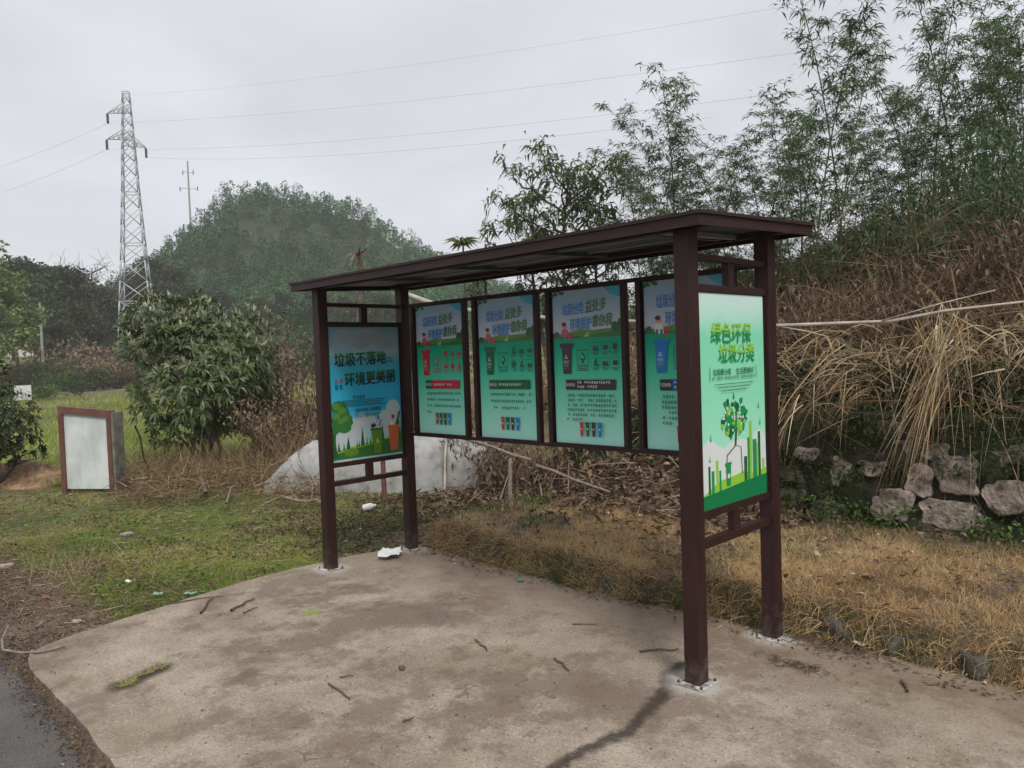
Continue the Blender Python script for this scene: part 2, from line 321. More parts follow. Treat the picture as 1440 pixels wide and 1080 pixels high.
for x_, y_ in zip(xs, yb): V += [(x_, y_, -0.012), (x_, -8.0, 0.0)]
Q = [[2 * i, 2 * i + 1, 2 * i + 3, 2 * i + 2] for i in range(len(xs) - 1)]
tag(np_obj('road', V, Q, 'asphalt'), kind='structure')

PADO = [(8.5, -2.30), (6.0, -2.24), (4.2, -2.22), (3.0, -2.16), (1.96, -2.135), (1.24, -2.10), (0.75, -2.10), (0.45, -2.095), (0.27, -2.06), (0.15, -1.97), (0.08, -1.83), (0.02, -1.6), (-0.08, -1.15), (-0.16, -0.75), (-0.205, -0.35), (-0.21, 0.0), (-0.17, 0.4), (-0.1, 0.75), (-0.02, 1.0), (0.2, 1.12), (1.0, 1.1), (2.0, 1.06), (8.5, 1.1)]
m, t, p = base_mat('pad_concrete')
co = N(t, 'ShaderNodeTexCoord'); OC = co.outputs['Object']
def tnoise(scale, detail=6, rough=0.65):
    n = N(t, 'ShaderNodeTexNoise', inp={'Scale': scale, 'Detail': detail, 'Roughness': rough}); t.links.new(OC, n.inputs['Vector']); return n.outputs['Fac']
def mth(op, a, b=None, c=None, clamp=False):
    n = N(t, 'ShaderNodeMath', operation=op, use_clamp=clamp)
    for k_, v_ in enumerate((a, b, c)):
        if v_ is None: continue
        if isinstance(v_, (int, float)): n.inputs[k_].default_value = v_
        else: t.links.new(v_, n.inputs[k_])
    return n.outputs[0]
def smooth(a, b, x):
    n = N(t, 'ShaderNodeMapRange', interpolation_type='SMOOTHSTEP'); n.inputs[1].default_value = a; n.inputs[2].default_value = b; t.links.new(x, n.inputs[0]); return n.outputs[0]
def mixc(f, a, b):
    n = N(t, 'ShaderNodeMixRGB')
    for k_, v_ in enumerate((f, a, b)):
        if isinstance(v_, tuple): n.inputs[k_].default_value = (*v_, 1)
        elif isinstance(v_, (int, float)): n.inputs[k_].default_value = v_
        else: t.links.new(v_, n.inputs[k_])
    return n.outputs[0]
base = ramp(t, [(0.28, (0.205, 0.162, 0.122)), (0.5, (0.32, 0.268, 0.21)), (0.72, (0.44, 0.385, 0.31))]); t.links.new(tnoise(1.6, 8, 0.66), base.inputs[0])
fine = ramp(t, [(0.3, (0.50, 0.49, 0.48)), (0.7, (1.42, 1.42, 1.42))]); t.links.new(tnoise(60, 8, 0.85), fine.inputs[0])
mm = N(t, 'ShaderNodeMixRGB', blend_type='MULTIPLY', inp={'Fac': 1.0}); t.links.new(base.outputs[0], mm.inputs[1]); t.links.new(fine.outputs[0], mm.inputs[2]); col = mm.outputs[0]
vor = N(t, 'ShaderNodeTexVoronoi', inp={'Scale': 75.0}); t.links.new(OC, vor.inputs['Vector']); vsx = N(t, 'ShaderNodeSeparateXYZ'); t.links.new(vor.outputs['Color'], vsx.inputs[0])
peb = mth('MULTIPLY', smooth(0.32, 0.22, vor.outputs['Distance']), smooth(0.80, 0.86, vsx.outputs[0])); col = mixc(mth('MULTIPLY', peb, .8), col, (0.55, 0.51, 0.46))
peb2 = mth('MULTIPLY', smooth(0.34, 0.22, vor.outputs['Distance']), smooth(0.78, 0.84, vsx.outputs[1])); col = mixc(mth('MULTIPLY', peb2, .8), col, (0.07, 0.058, 0.048))
grit = smooth(0.66, 0.74, tnoise(70, 3, 0.5)); col = mixc(mth('MULTIPLY', grit, 0.35), col, (0.42, 0.39, 0.35))
damp = mth('MULTIPLY', smooth(0.49, 0.57, tnoise(1.05, 10, 0.76)), 0.62); col = mixc(damp, col, (0.15, 0.105, 0.082))
moss = mth('MULTIPLY', smooth(0.52, 0.66, tnoise(1.3, 8, 0.7)), 0.42); col = mixc(moss, col, (0.22, 0.20, 0.115))
scuff = mth('MULTIPLY', smooth(0.60, 0.70, tnoise(5.5, 9, 0.78)), 0.5); col = mixc(scuff, col, (0.50, 0.465, 0.41))
dirt = mth('MULTIPLY', smooth(0.52, 0.66, tnoise(2.6, 9, 0.74)), 0.6); col = mixc(dirt, col, (0.115, 0.088, 0.066))
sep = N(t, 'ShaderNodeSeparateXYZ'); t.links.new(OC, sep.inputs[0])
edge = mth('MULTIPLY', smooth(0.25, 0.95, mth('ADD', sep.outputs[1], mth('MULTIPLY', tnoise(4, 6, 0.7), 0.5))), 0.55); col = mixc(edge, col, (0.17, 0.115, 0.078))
thin = mth('SUBTRACT', 1.0, smooth(0.0, 0.0035, mth('ABSOLUTE', mth('SUBTRACT', tnoise(0.8, 4, 0.6), 0.47)))); col = mixc(mth('MULTIPLY', thin, mth('MULTIPLY', smooth(0.5, 0.6, tnoise(1.1, 3, 0.5)), 0.6)), col, (0.09, 0.07, 0.055))
wob = N(t, 'ShaderNodeTexNoise', inp={'Scale': 6.0, 'Detail': 5.0, 'Roughness': 0.7}); t.links.new(OC, wob.inputs['Vector'])
vs_ = N(t, 'ShaderNodeVectorMath', operation='SUBTRACT'); t.links.new(wob.outputs['Color'], vs_.inputs[0]); vs_.inputs[1].default_value = (0.5, 0.5, 0.5)
vm = N(t, 'ShaderNodeVectorMath', operation='SCALE'); t.links.new(vs_.outputs[0], vm.inputs[0]); vm.inputs['Scale'].default_value = 0.13
va = N(t, 'ShaderNodeVectorMath', operation='ADD'); t.links.new(OC, va.inputs[0]); t.links.new(vm.outputs[0], va.inputs[1]); WP = va.outputs[0]
def segdist(A, B):
    A = np.array([A[0], A[1], 0.0]); B = np.array([B[0], B[1], 0.0]); ab = B - A
    s = N(t, 'ShaderNodeVectorMath', operation='SUBTRACT'); t.links.new(WP, s.inputs[0]); s.inputs[1].default_value = A
    d = N(t, 'ShaderNodeVectorMath', operation='DOT_PRODUCT'); t.links.new(s.outputs[0], d.inputs[0]); d.inputs[1].default_value = ab / (ab @ ab)
    h = mth('ADD', d.outputs['Value'], 0.0, clamp=True)
    sc = N(t, 'ShaderNodeVectorMath', operation='SCALE'); sc.inputs[0].default_value = ab; t.links.new(h, sc.inputs['Scale'])
    df = N(t, 'ShaderNodeVectorMath', operation='DISTANCE'); t.links.new(s.outputs[0], df.inputs[0]); t.links.new(sc.outputs[0], df.inputs[1]); return df.outputs['Value']
crack = [G(*c) for c in ((957, 934), (938, 955), (932, 978), (905, 1008), (880, 1030), (800, 1068), (765, 1090))]
dm = None
for A, B in zip(crack[:-1], crack[1:]):
    d = segdist(A, B); dm = d if dm is None else mth('MINIMUM', dm, d)
cm = mth('SUBTRACT', 1.0, smooth(0.012, 0.055, dm)); col = mixc(mth('MULTIPLY', cm, mth('ADD', 0.5, mth('MULTIPLY', tnoise(36, 6, 0.8), 0.75)), clamp=True), col, (0.042, 0.033, 0.026))
hole = segdist(G(172, 964), G(228, 939)); col = mixc(mth('SUBTRACT', 1.0, smooth(0.02, 0.10, hole)), col, (0.055, 0.045, 0.032))
pd = None
for (x_, y_) in ((0.04, 0.04), (3.277, 0.04), (0.04, 0.83), (3.277, 0.83)):
    d = segdist((x_ - 0.02, y_), (x_ + 0.02, y_)); pd = d if pd is None else mth('MINIMUM', pd, d)
col = mixc(mth('MULTIPLY', mth('SUBTRACT', 1.0, smooth(0.05, 0.19, pd)), 0.7), col, (0.50, 0.47, 0.43))
t.links.new(col, p.inputs['Base Color']); p.inputs['Roughness'].default_value = 0.9; p.inputs['Specular IOR Level'].default_value = 0.3
bn = N(t, 'ShaderNodeBump', inp={'Strength': 0.45, 'Distance': 0.008}); t.links.new(tnoise(55, 6, 0.7), bn.inputs['Height']); t.links.new(bn.outputs[0], p.inputs['Normal'])
bm = bmesh.new(); ol = []
for a, b in zip(PADO, PADO[1:] + PADO[:1]):
    nseg = max(1, int(math.dist(a, b) / 0.12)) if max(abs(a[0]), abs(b[0])) < 6 else 1
    for q in range(nseg):
        f = q / nseg; x_ = a[0] + (b[0] - a[0]) * f; y_ = a[1] + (b[1] - a[1]) * f
        ol.append((x_ + 0.02 * (vnoise(x_ * 9, y_ * 9, 2) - .5), y_ + 0.02 * (vnoise(x_ * 6, y_ * 6, 4) - .5)))
tv = [bm.verts.new((x_, y_, 0)) for x_, y_ in ol]; bv = [bm.verts.new((x_, y_, -0.16)) for x_, y_ in ol]
bm.faces.new(tv)
for q in range(len(ol)): bm.faces.new([tv[q], bv[q], bv[(q + 1) % len(ol)], tv[(q + 1) % len(ol)]])
tag(bm_obj('concrete_pad', bm, 'pad_concrete'), kind='structure')

# ------------------------------------------------------------------ grass verge above the pad, its stones, dry grass
noisy('verge_soil', (0.035, 0.032, 0.02), (0.17, 0.12, 0.07), 9.0, 0.95, bump=0.6)
def verge_edge(x): return 0.93 + 0.05 * np.sin(x * 1.9 + 1) + 0.10 * (fbm(np.asarray(x) * 2.2, np.asarray(x) * 0 + 3, 17) - 0.5)
def verge_z(x, y):
    e = verge_edge(x); z = 0.19 * sstep(-0.03, 0.14, y - e) - 0.12 * sstep(0.35, 2.6, y - e) + 0.05 * (fbm(np.asarray(x) * 1.6, np.asarray(y) * 1.6, 12) - 0.5)
    heap = 0.42 * np.exp(-((y - 3.5) / 0.75) ** 2) * sstep(2.3, 0.9, x) * (0.7 + 0.5 * fbm(np.asarray(x) * 1.5, np.asarray(y) * 1.5, 77))
    m = sstep(-0.75, 0.15, x - 0.15 * (y - 1))
    return (z + heap) * m - 0.06 * (1 - m) - 0.06 * (1 - sstep(-0.12, -0.02, y - e))
xs = np.linspace(-0.95, 8.2, 184); ys = np.concatenate([np.linspace(0.72, 1.35, 22), np.linspace(1.42, 4.1, 44)])
X, Y = np.meshgrid(xs, ys, indexing='ij'); V = np.stack([X, Y, verge_z(X, Y)], -1).reshape(-1, 3); ny = len(ys)
i, j = np.meshgrid(np.arange(len(xs) - 1), np.arange(ny - 1), indexing='ij'); a0 = (i * ny + j).ravel()
tag(np_obj('verge', V, np.stack([a0, a0 + ny, a0 + ny + 1, a0 + 1], 1), 'verge_soil', smooth=True), kind='structure')
def scatter(n, x0, x1, y0, y1): return rng.uniform(x0, x1, n), rng.uniform(y0, y1, n)
x, y = scatter(250000, -0.2, 7.2, 0.85, 3.75); e = verge_edge(x)
keep = (y > e - 0.02) & (fbm(x * 2.4, y * 2.4, 5) * .6 + fbm(x * 6, y * 6, 15) * .6 + rng.random(len(x)) * 0.30 > 0.73) & (rng.random(len(x)) > sstep(2.6, 3.6, y) * 0.75) & (rng.random(len(x)) > sstep(0.9, 0.1, x) * 0.5)
heap = (x < 1.7) & (y > 2.4); keep &= ~heap
x, y = x[keep], y[keep]; e = e[keep]; n = len(x); z = verge_z(x, y)
tu = fbm(x * 5, y * 5, 6); front = sstep(0.28, 0.0, y - e)
D = np.stack([rng.normal(size=n) * 0.45, rng.normal(size=n) * 0.45 - 0.4 * front, 0.6 + rng.random(n) * 0.7], 1)
Rv = np.clip(rng.normal(0.42, 0.24, n) + (tu - 0.5) * 0.9 + (fbm(x * 1.3, y * 1.3, 29) - .5) * .8, 0, 0.9); gm = (fbm(x * 1.1, y * 1.1, 55) + 0.15 * front + rng.random(n) * 0.2 > 0.90); Rv = np.where(gm, 0.92 + 0.08 * rng.random(n), Rv)
g = Geo(); g.add(*ribbons(np.stack([x, y, z - 0.005], 1), D, rng.uniform(0.05, 0.14, n) * (0.45 + 1.1 * tu), rng.uniform(0.002, 0.0036, n), rng.uniform(0.2, 0.8, n), 2, Rv))
n = 5500; x = rng.uniform(.05, 7.2, n); e = verge_edge(x); k_ = fbm1(x * 3, x * 0 + 7, 23) + rng.random(n) * .3 > .60; x, e = x[k_], e[k_]; n = len(x); y = e + rng.uniform(-.02, .14, n); z = verge_z(x, y)
g.add(*ribbons(np.stack([x, y, z], 1), np.stack([rng.normal(size=n) * .5, -.5 - rng.random(n) * .6, rng.uniform(.0, .8, n)], 1), rng.uniform(.05, .19, n), rng.uniform(.0025, .005, n), rng.uniform(.2, 1.0, n), 3, np.where(fbm1(x * 2.1, x * 0 + 2, 83) + rng.random(n) * .3 > .74, .94 + .06 * rng.random(n), np.clip(rng.normal(.38, .22, n), 0, .9))))
n = 9000; x = rng.uniform(.05, 7.2, n); e = verge_edge(x); k_ = fbm1(x * 2.4, x * 0 + 11, 29) + rng.random(n) * .3 > .66; x, e = x[k_], e[k_]; n = len(x); y = e + rng.uniform(-.04, .09, n); z = np.maximum(verge_z(x, y), .005)
g.add(*ribbons(np.stack([x, y, z], 1), np.stack([rng.normal(size=n) * .6, -.3 - rng.random(n) * .5, rng.uniform(.1, 1, n)], 1), rng.uniform(.03, .10, n), rng.uniform(.0025, .006, n), rng.uniform(.1, .8, n), 2, rng.uniform(.93, 1, n)))
tag(g.build('dry_grass', 'straw_verge'), 'low straw coloured dry grass covering the raised verge', 'grass', kind='stuff')
# dark stones showing in the verge face
for q, (a_, b_, s_) in enumerate([(860, 822, .08), (905, 838, .05), (700, 784, .055), (1172, 886, .09), (1262, 907, .085), (1372, 926, .09)]):
    c = G(a_, b_, 0.05); bm = bmesh.new(); rock_bm(bm, (c[0], float(verge_edge(c[0])) + .05, 0.03), (s_, s_ * 0.7, s_ * 0.8), q + 2.3, sub=3, rough=.55, rot=q)
    tag(bm_obj('edging_stone', bm, 'rock_dark', smooth=True), 'dark rough stone half buried in the front face of the dry grass verge', 'stone', 'stones in the verge face')

# ------------------------------------------------------------------ stone retaining wall
wl = empty('stone_retaining_wall', (3, 3.75, 0)); tag(wl, 'mossy rubble retaining wall with pale stones below the overgrown bank', 'wall')
xs = np.linspace(-1.6, 8.2, 200); zs = np.linspace(-0.05, 1.02, 24)
X, Zz = np.meshgrid(xs, zs, indexing='ij'); Yw = 3.60 + 0.12 * (Zz) + 0.05 * np.sin(X * 1.3) + 0.22 * (fbm(X * 3, Zz * 3, 60) - 0.5)
Hm = np.clip(sstep(-1.7, 0.3, X), 0.02, 1)
V = np.stack([X, Yw, Zz * Hm], -1); V2 = V[:, -1].copy(); V2[:, 1] += 0.5; V = np.concatenate([V, V2[:, None]], 1); nz = V.shape[1]; V = V.reshape(-1, 3)
i, j = np.meshgrid(np.arange(len(xs) - 1), np.arange(nz - 1), indexing='ij'); a0 = (i * nz + j).ravel()
o = np_obj('wall_face', V - np.array([3, 3.75, 0]), np.stack([a0, a0 + nz, a0 + nz + 1, a0 + 1], 1), 'moss_wall', parent=wl, smooth=True)
stones = [(1115, 700, 42, 30), (1118, 665, 50, 26), (1170, 718, 40, 32), (1185, 665, 34, 40), (1230, 658, 44, 22), (1258, 708, 50, 44), (1298, 672, 36, 46), (1270, 628, 30, 24), (1345, 722, 76, 42), (1350, 668, 52, 52), (1395, 645, 60, 24), (1425, 698, 70, 48), (1318, 636, 34, 26), (1135, 640, 36, 22), (1440, 640, 40, 30),
          (935, 665, 34, 26), (905, 650, 26, 22), (940, 690, 30, 24), (915, 635, 28, 18), (865, 640, 24, 20)]
for q, (a_, b_, w_, h_) in enumerate(stones):
    d = ray(a_, b_); tt = (3.66 - CAM[1]) / d[1]; c = CAM + d * tt; s = tt / F_PX
    c[1] = 3.60 + 0.12 * c[2] + 0.05 * math.sin(c[0] * 1.3); bm = bmesh.new()
    rock_bm(bm, (c[0] - 3, c[1] - 3.75 + 0.025, c[2]), (w_ * s * 0.50, 0.12, h_ * s * 0.50), q * 1.7 + .4, sub=4, rough=0.42)
    for v in bm.verts: v.co.y = max(v.co.y, c[1] - 3.75 - .035 + .014 * mnoise.noise(v.co * 9))
    bm_obj('stone', bm, 'rock_pale', wl, smooth=True)
rs = random.Random(11)
for q in range(20):
    x_ = rs.uniform(.4, 6.2); z_ = rs.uniform(.12, 1.0); y_ = 3.60 + .12 * z_ + .05 * math.sin(x_ * 1.3) - 3.75 + .05; bm = bmesh.new(); rock_bm(bm, (x_ - 3, y_, z_), (rs.uniform(.07, .16), .10, rs.uniform(.05, .11)), q * 1.3, sub=3, rough=.42)
    for v in bm.verts: v.co.y = max(v.co.y, y_ - .075)
    bm_obj('stone', bm, 'rock_mossy', wl, smooth=True)

# ------------------------------------------------------------------ the shelter
PW, SW, SD = 0.083, 3.2355, 0.788
sh = empty('recycling_shelter', (0, 0, 0)); tag(sh, 'dark brown metal waste sorting shelter with green and blue posters on the concrete pad', 'shelter')
RS = 0.045                                   # the roof rises towards the back
def roofz(y): return 2.165 + RS * y
for x0 in (0.0, SW):
    for y0 in (0.0, SD):
        bm = bmesh.new(); box_bm(bm, x0, x0 + PW, y0, y0 + PW, 0.008, roofz(y0 + PW) - 0.001, bev=0.004)
        po = bm_obj('post', bm, 'shelter_brown', sh)
        bm = bmesh.new(); box_bm(bm, x0 - 0.034, x0 + PW + 0.034, y0 - 0.034, y0 + PW + 0.034, 0.0005, 0.0075, bev=0.002)
        bm_obj('base_plate', bm, 'plate_cement', po)
        for bx in (x0 - 0.021, x0 + PW + 0.021):
            for by in (y0 - 0.021, y0 + PW + 0.021):
                bm = bmesh.new(); r = bmesh.ops.create_cone(bm, cap_ends=True, segments=6, radius1=0.006, radius2=0.006, depth=0.012)
                for v in r['verts']: v.co += Vector((bx, by, 0.0145))
                bm_obj('anchor_bolt', bm, 'bark_dark', po)
# roof: tray with a folded fascia, pressed seams underneath
def roof_box(bm, x0, x1, y0, y1, dz0, dz1, mi=0, bev=0.0):
    vs = [bm.verts.new((x, y, roofz(y) + z)) for x in (x0, x1) for y in (y0, y1) for z in (dz0, dz1)]
    for f in ((0, 1, 3, 2), (4, 6, 7, 5), (0, 4, 5, 1), (2, 3, 7, 6), (0, 2, 6, 4), (1, 5, 7, 3)): bm.faces.new([vs[i] for i in f]).material_index = mi
RX0, RX1, RY0, RY1 = -0.13, 3.44, -0.10, 1.07
bm = bmesh.new(); roof_box(bm, RX0 + .012, RX1 - .012, RY0 + .012, RY1 - .012, 0.030, 0.034); rf = bm_obj('roof', bm, 'roof_under', sh)
bm = bmesh.new()
for (a_, b_, c_, d_) in ((RX0, RX1, RY0, RY0 + .012), (RX0, RX1, RY1 - .012, RY1), (RX0, RX0 + .012, RY0 + .012, RY1 - .012), (RX1 - .012, RX1, RY0 + .012, RY1 - .012)):
    roof_box(bm, a_, b_, c_, d_, -0.004, 0.046)
    ex = 0.009
roof_box(bm, RX0 - .012, RX1 + .012, RY0 - .012, RY1 + .012, 0.0465, 0.062)
bm_obj('fascia', bm, 'shelter_brown', rf)
for (ya, yb_) in ((0.0, PW), (SD, SD + PW)):
    bm = bmesh.new(); roof_box(bm, RX0 + .02, RX1 - .02, ya + .012, yb_ - .012, 0.0, 0.029); bm_obj('roof_beam', bm, 'shelter_brown', rf)
for xc in (0.62, 1.42, 2.22, 3.02):
    bm = bmesh.new(); roof_box(bm, xc, xc + .035, PW + .002, SD - .002, 0.006, 0.029); bm_obj('roof_batten', bm, 'roof_under', rf)
bm = bmesh.new(); roof_box(bm, 3.10, 3.14, PW + .004, SD - .004, 0.003, 0.027); bm_obj('pale_batten', bm, 'glint_grey', rf)  # a batten, no lamp; its pale colour stands in for reflected light
for yc in (0.30, 0.58):
    bm = bmesh.new(); roof_box(bm, 0.12, 3.0, yc, yc + .012, 0.022, 0.028); bm_obj('seam_strip', bm, 'glint_grey', rf)  # reflected light along the seams is put into the pale grey
# rails of the two end frames
for x0, nm in ((0.0, 'l'), (SW, 'r')):
    xa, xb = x0 + .018, x0 + PW - .018; ya, yb_ = PW - .002, SD + .002
    boxes('rail', [(xa, xb, ya, yb_, 2.032, 2.062)], 'shelter_brown', sh, .002)
    boxes('rail', [(xa, xb, ya, yb_, 0.637, 0.676)], 'shelter_brown', sh, .002)
    boxes('rail', [(xa, xb, ya, yb_, 1.878, 1.916)], 'shelter_brown', sh, .002)
    boxes('rail', [(xa, xb, ya, yb_, 0.782, 0.818)], 'shelter_brown', sh, .002)
    boxes('rail', [(xa + .004, xb - .004, .405, .463, 1.9162, 2.0318)], 'shelter_brown', sh, .002)
    boxes('rail', [(xa + .004, xb - .004, .405, .463, 0.6762, 0.7818)], 'shelter_brown', sh, .002)
boxes('rail', [(PW - .002, SW + .002, .818, .842, 2.036, 2.062)], 'shelter_brown', sh, .002)
boxes('rail', [(PW - .002, SW + .002, .818, .842, 0.967, 0.992)], 'shelter_brown', sh, .002)

# ---- posters: flat printed sheets; every printed shape is a flat face a fraction of a millimetre above the one below
def glyph_mesh(s, size, shear=0.0, bold=0.0):
    cu = bpy.data.curves.new('t', 'FONT'); cu.body = s; cu.size = size; cu.shear = shear; cu.offset = bold * size; cu.resolution_u = 2
    cu.fill_mode = 'FRONT'; o = bpy.data.objects.new('t', cu); COL.objects.link(o)
    bpy.context.view_layer.update()
    me = bpy.data.meshes.new_from_object(o.evaluated_get(bpy.context.evaluated_depsgraph_get()))
    V = [v.co.copy() for v in me.vertices]; Fc = [list(p_.vertices) for p_ in me.polygons]
    bpy.data.objects.remove(o); bpy.data.meshes.remove(me); bpy.data.curves.remove(cu); return V, Fc
class Print:
    def __init__(s, w, h): s.w, s.h = w, h; s.V = []; s.F = []; s.M = []; s.mats = []; s.z = 0.0006
    def mi(s, m):
        if m not in s.mats: s.mats.append(m)
        return s.mats.index(m)
    def up(s): s.z += 0.0003
    def poly(s, pts, m, frac=True):
        s.z += 0.00002
        b = len(s.V)
        for (u_, v_) in pts: s.V.append((u_ * s.w, (1 - v_) * s.h, s.z) if frac else (u_, v_, s.z))
        s.F.append(list(range(b, b + len(pts)))); s.M.append(s.mi(m))
    def rect(s, u0, v0, u1, v1, m): s.poly([(u0, v1), (u1, v1), (u1, v0), (u0, v0)], m)
    def frame(s, u0, v0, u1, v1, m, t=.006):
        k_ = t * s.h / s.w
        s.rect(u0, v0, u1, v0 + t * .7, m); s.rect(u0, v1 - t * .7, u1, v1, m); s.rect(u0, v0 + t * .7, u0 + k_ * .5, v1 - t * .7, m); s.rect(u1 - k_ * .5, v0 + t * .7, u1, v1 - t * .7, m)
    def disc(s, u0, v0, ru, rv=None, m=None, n=14, jag=0.0):
        rv = ru * s.w / s.h if rv is None else rv
        s.poly([(u0 + ru * (1 + jag * random.uniform(-1, 1)) * math.cos(-a_ * 2 * math.pi / n), v0 + rv * (1 + jag * random.uniform(-1, 1)) * math.sin(-a_ * 2 * math.pi / n)) for a_ in range(n)], m)
    def text(s, body, u0, v0, u1, v1, m, shear=0.0, bold=0.0, tilt=0.0, grad=None):
        if bold:                                     # heavier strokes: the same letters printed again a hair to the side
            for dx, dy in ((-bold, 0), (bold, 0), (0, bold), (0, -bold)):
                k_ = (v1 - v0) * s.h / s.w; s.text(body, u0 + dx * k_, v0 + dy * (v1 - v0), u1 + dx * k_, v1 + dy * (v1 - v0), m, shear, 0.0, tilt, grad)
        V, Fc = glyph_mesh(body, 1.0, shear, 0.0); s.z += 0.00004
        if not V: return
        x0 = min(v.x for v in V); x1 = max(v.x for v in V); y0 = min(v.y for v in V); y1 = max(v.y for v in V); b = len(s.V)
        for v in V:
            fu = (v.x - x0) / (x1 - x0); fv = (v.y - y0) / (y1 - y0)
            s.V.append(((u0 + (u1 - u0) * fu) * s.w, (1 - (v1 + (v0 - v1) * fv)) * s.h + tilt * fu * s.h, s.z))
        for f in Fc:
            s.F.append([b + i_ for i_ in f]); c_ = sum((V[i_].y - y0) for i_ in f) / len(f) / (y1 - y0)
            s.M.append(s.mi(m if grad is None or c_ < 0.52 else grad))
    def glyphs(s, u0, v0, u1, hgt, m, skip=0.08):      # a row of print too small to read
        n = max(1, int((u1 - u0) * s.w / (hgt * s.h * 1.12))); du = (u1 - u0) / n
        for q in range(n):
            if random.random() < skip: continue
            a_ = u0 + q * du; wd = du * .82
            for r_ in range(random.choice((2, 3, 3))):
                y_ = v0 + hgt * (.05 + .38 * r_ + random.uniform(-.04, .04)); s.rect(a_ + wd * random.uniform(0, .25), y_, a_ + wd * random.uniform(.75, 1), y_ + hgt * .17, m)
            for r_ in range(2):
                x_ = a_ + wd * (.2 + .45 * r_ + random.uniform(-.1, .1)); s.rect(x_, v0 + hgt * random.uniform(0, .2), x_ + wd * .15, v0 + hgt * random.uniform(.75, 1), m)
    def bin(s, u0, v0, u1, v1, m, wheels=True):
        w_ = u1 - u0; h_ = v1 - v0
        s.poly([(u0 + .14 * w_, v0 + .14 * h_), (u0 + .22 * w_, v1), (u1 - .22 * w_, v1), (u1 - .14 * w_, v0 + .14 * h_)], m)
        s.poly([(u0, v0 + .03 * h_), (u0 + .02 * w_, v0 + .13 * h_), (u1 - .06 * w_, v0 + .13 * h_), (u1, v0 + .03 * h_), (u1 - .12 * w_, v0), (u0 + .1 * w_, v0)], m)
    def build(s, name, bgmat, mtx, parent):
        me = bpy.data.meshes.new(name); n = len(s.V)
        V = s.V + [(0, 0, 0), (s.w, 0, 0), (s.w, s.h, 0), (0, s.h, 0), (0, 0, -.004), (s.w, 0, -.004), (s.w, s.h, -.004), (0, s.h, -.004)]
        Fc = s.F + [[n, n + 1, n + 2, n + 3]] + [[n + a_, n + 4 + a_, n + 4 + (a_ + 1) % 4, n + (a_ + 1) % 4] for a_ in range(4)] + [[n + 7, n + 6, n + 5, n + 4]]
        me.from_pydata(V, [], Fc); o = link(name, me, [bgmat] + s.mats, parent)
        for q, p_ in enumerate(me.polygons): p_.material_index = s.M[q] + 1 if q < len(s.M) else 0
        o.matrix_local = mtx; return o
def grad_mat(name, h, stops, cloud=None, wv=0.0, cstops=None):
    m, t, p = base_mat(name); co = N(t, 'ShaderNodeTexCoord'); sp = N(t, 'ShaderNodeSeparateXYZ'); t.links.new(co.outputs['Object'], sp.inputs[0])
    dv = N(t, 'ShaderNodeMath', operation='DIVIDE'); t.links.new(sp.outputs[1], dv.inputs[0]); dv.inputs[1].default_value = h
    src = dv.outputs[0]
    if wv:
        n = N(t, 'ShaderNodeTexNoise', inp={'Scale': 7.0, 'Detail': 4.0}); t.links.new(co.outputs['Object'], n.inputs['Vector'])
        a_ = N(t, 'ShaderNodeMath', operation='MULTIPLY_ADD'); t.links.new(n.outputs['Fac'], a_.inputs[0]); a_.inputs[1].default_value = wv; t.links.new(src, a_.inputs[2]); src = a_.outputs[0]
    r = ramp(t, stops); t.links.new(src, r.inputs[0]); t.links.new(r.outputs[0], p.inputs['Base Color'])
    p.inputs['Roughness'].default_value = 0.38; p.inputs['Specular IOR Level'].default_value = 0.25; return m
def ink(n, c): plain('ink_' + n, c, 0.3, 0.35); return 'ink_' + n
BLUE, DGRN, RED, BLK, NAVY = ink('blue', (0.004, 0.22, 0.58)), ink('dark_green', (0.01, 0.13, 0.05)), ink('red', (0.55, 0.03, 0.05)), ink('black', (0.03, 0.03, 0.035)), ink('navy', (0.01, 0.09, 0.33))
TXT, WHT, HILL, HILL2, TREE, PATH = ink('text', (0.02, 0.09, 0.07)), ink('white', (0.72, 0.76, 0.76)), ink('hill', (0.10, 0.27, 0.05)), ink('hill_dark', (0.04, 0.18, 0.05)), ink('tree', (0.03, 0.12, 0.035)), ink('path', (0.42, 0.46, 0.20))
SKIN, PINK, HAIR, JEAN, LIME, MID = ink('skin', (0.60, 0.33, 0.24)), ink('pink', (0.50, 0.12, 0.17)), ink('hair', (0.05, 0.025, 0.02)), ink('jean', (0.06, 0.14, 0.22)), ink('lime', (0.30, 0.60, 0.06)), ink('mid_green', (0.015, 0.30, 0.09))
CHAR, ORNG, OLIV, GTXT, SKYB, CLOUD, GREY = ink('charcoal', (0.045, 0.04, 0.05)), ink('orange', (0.60, 0.14, 0.05)), ink('olive', (0.12, 0.24, 0.03)), ink('green_text', (0.035, 0.16, 0.05)), ink('sky_blue', (0.05, 0.42, 0.60)), ink('cloud', (0.52, 0.60, 0.64)), ink('grey', (0.3, 0.36, 0.36))
BW, BH = 0.578, 1.034
grad_mat('print_green', BH, [(0.0, (0.46, 0.88, 0.76)), (0.22, (0.27, 0.80, 0.60)), (0.45, (0.08, 0.64, 0.41)), (0.60, (0.01, 0.47, 0.27)), (0.715, (0.003, 0.33, 0.18)), (0.72, (0.60, 0.63, 0.74)), (0.84, (0.42, 0.54, 0.66)), (0.94, (0.30, 0.50, 0.66)), (1.0, (0.36, 0.50, 0.60))])
grad_mat('print_sky', 1.06, [(0.0, (0.40, 0.62, 0.66)), (0.25, (0.36, 0.64, 0.76)), (0.40, (0.04, 0.46, 0.76)), (0.62, (0.035, 0.45, 0.70)), (0.76, (0.07, 0.42, 0.56)), (0.84, (0.30, 0.48, 0.56)), (1.0, (0.20, 0.36, 0.42))], wv=0.06)
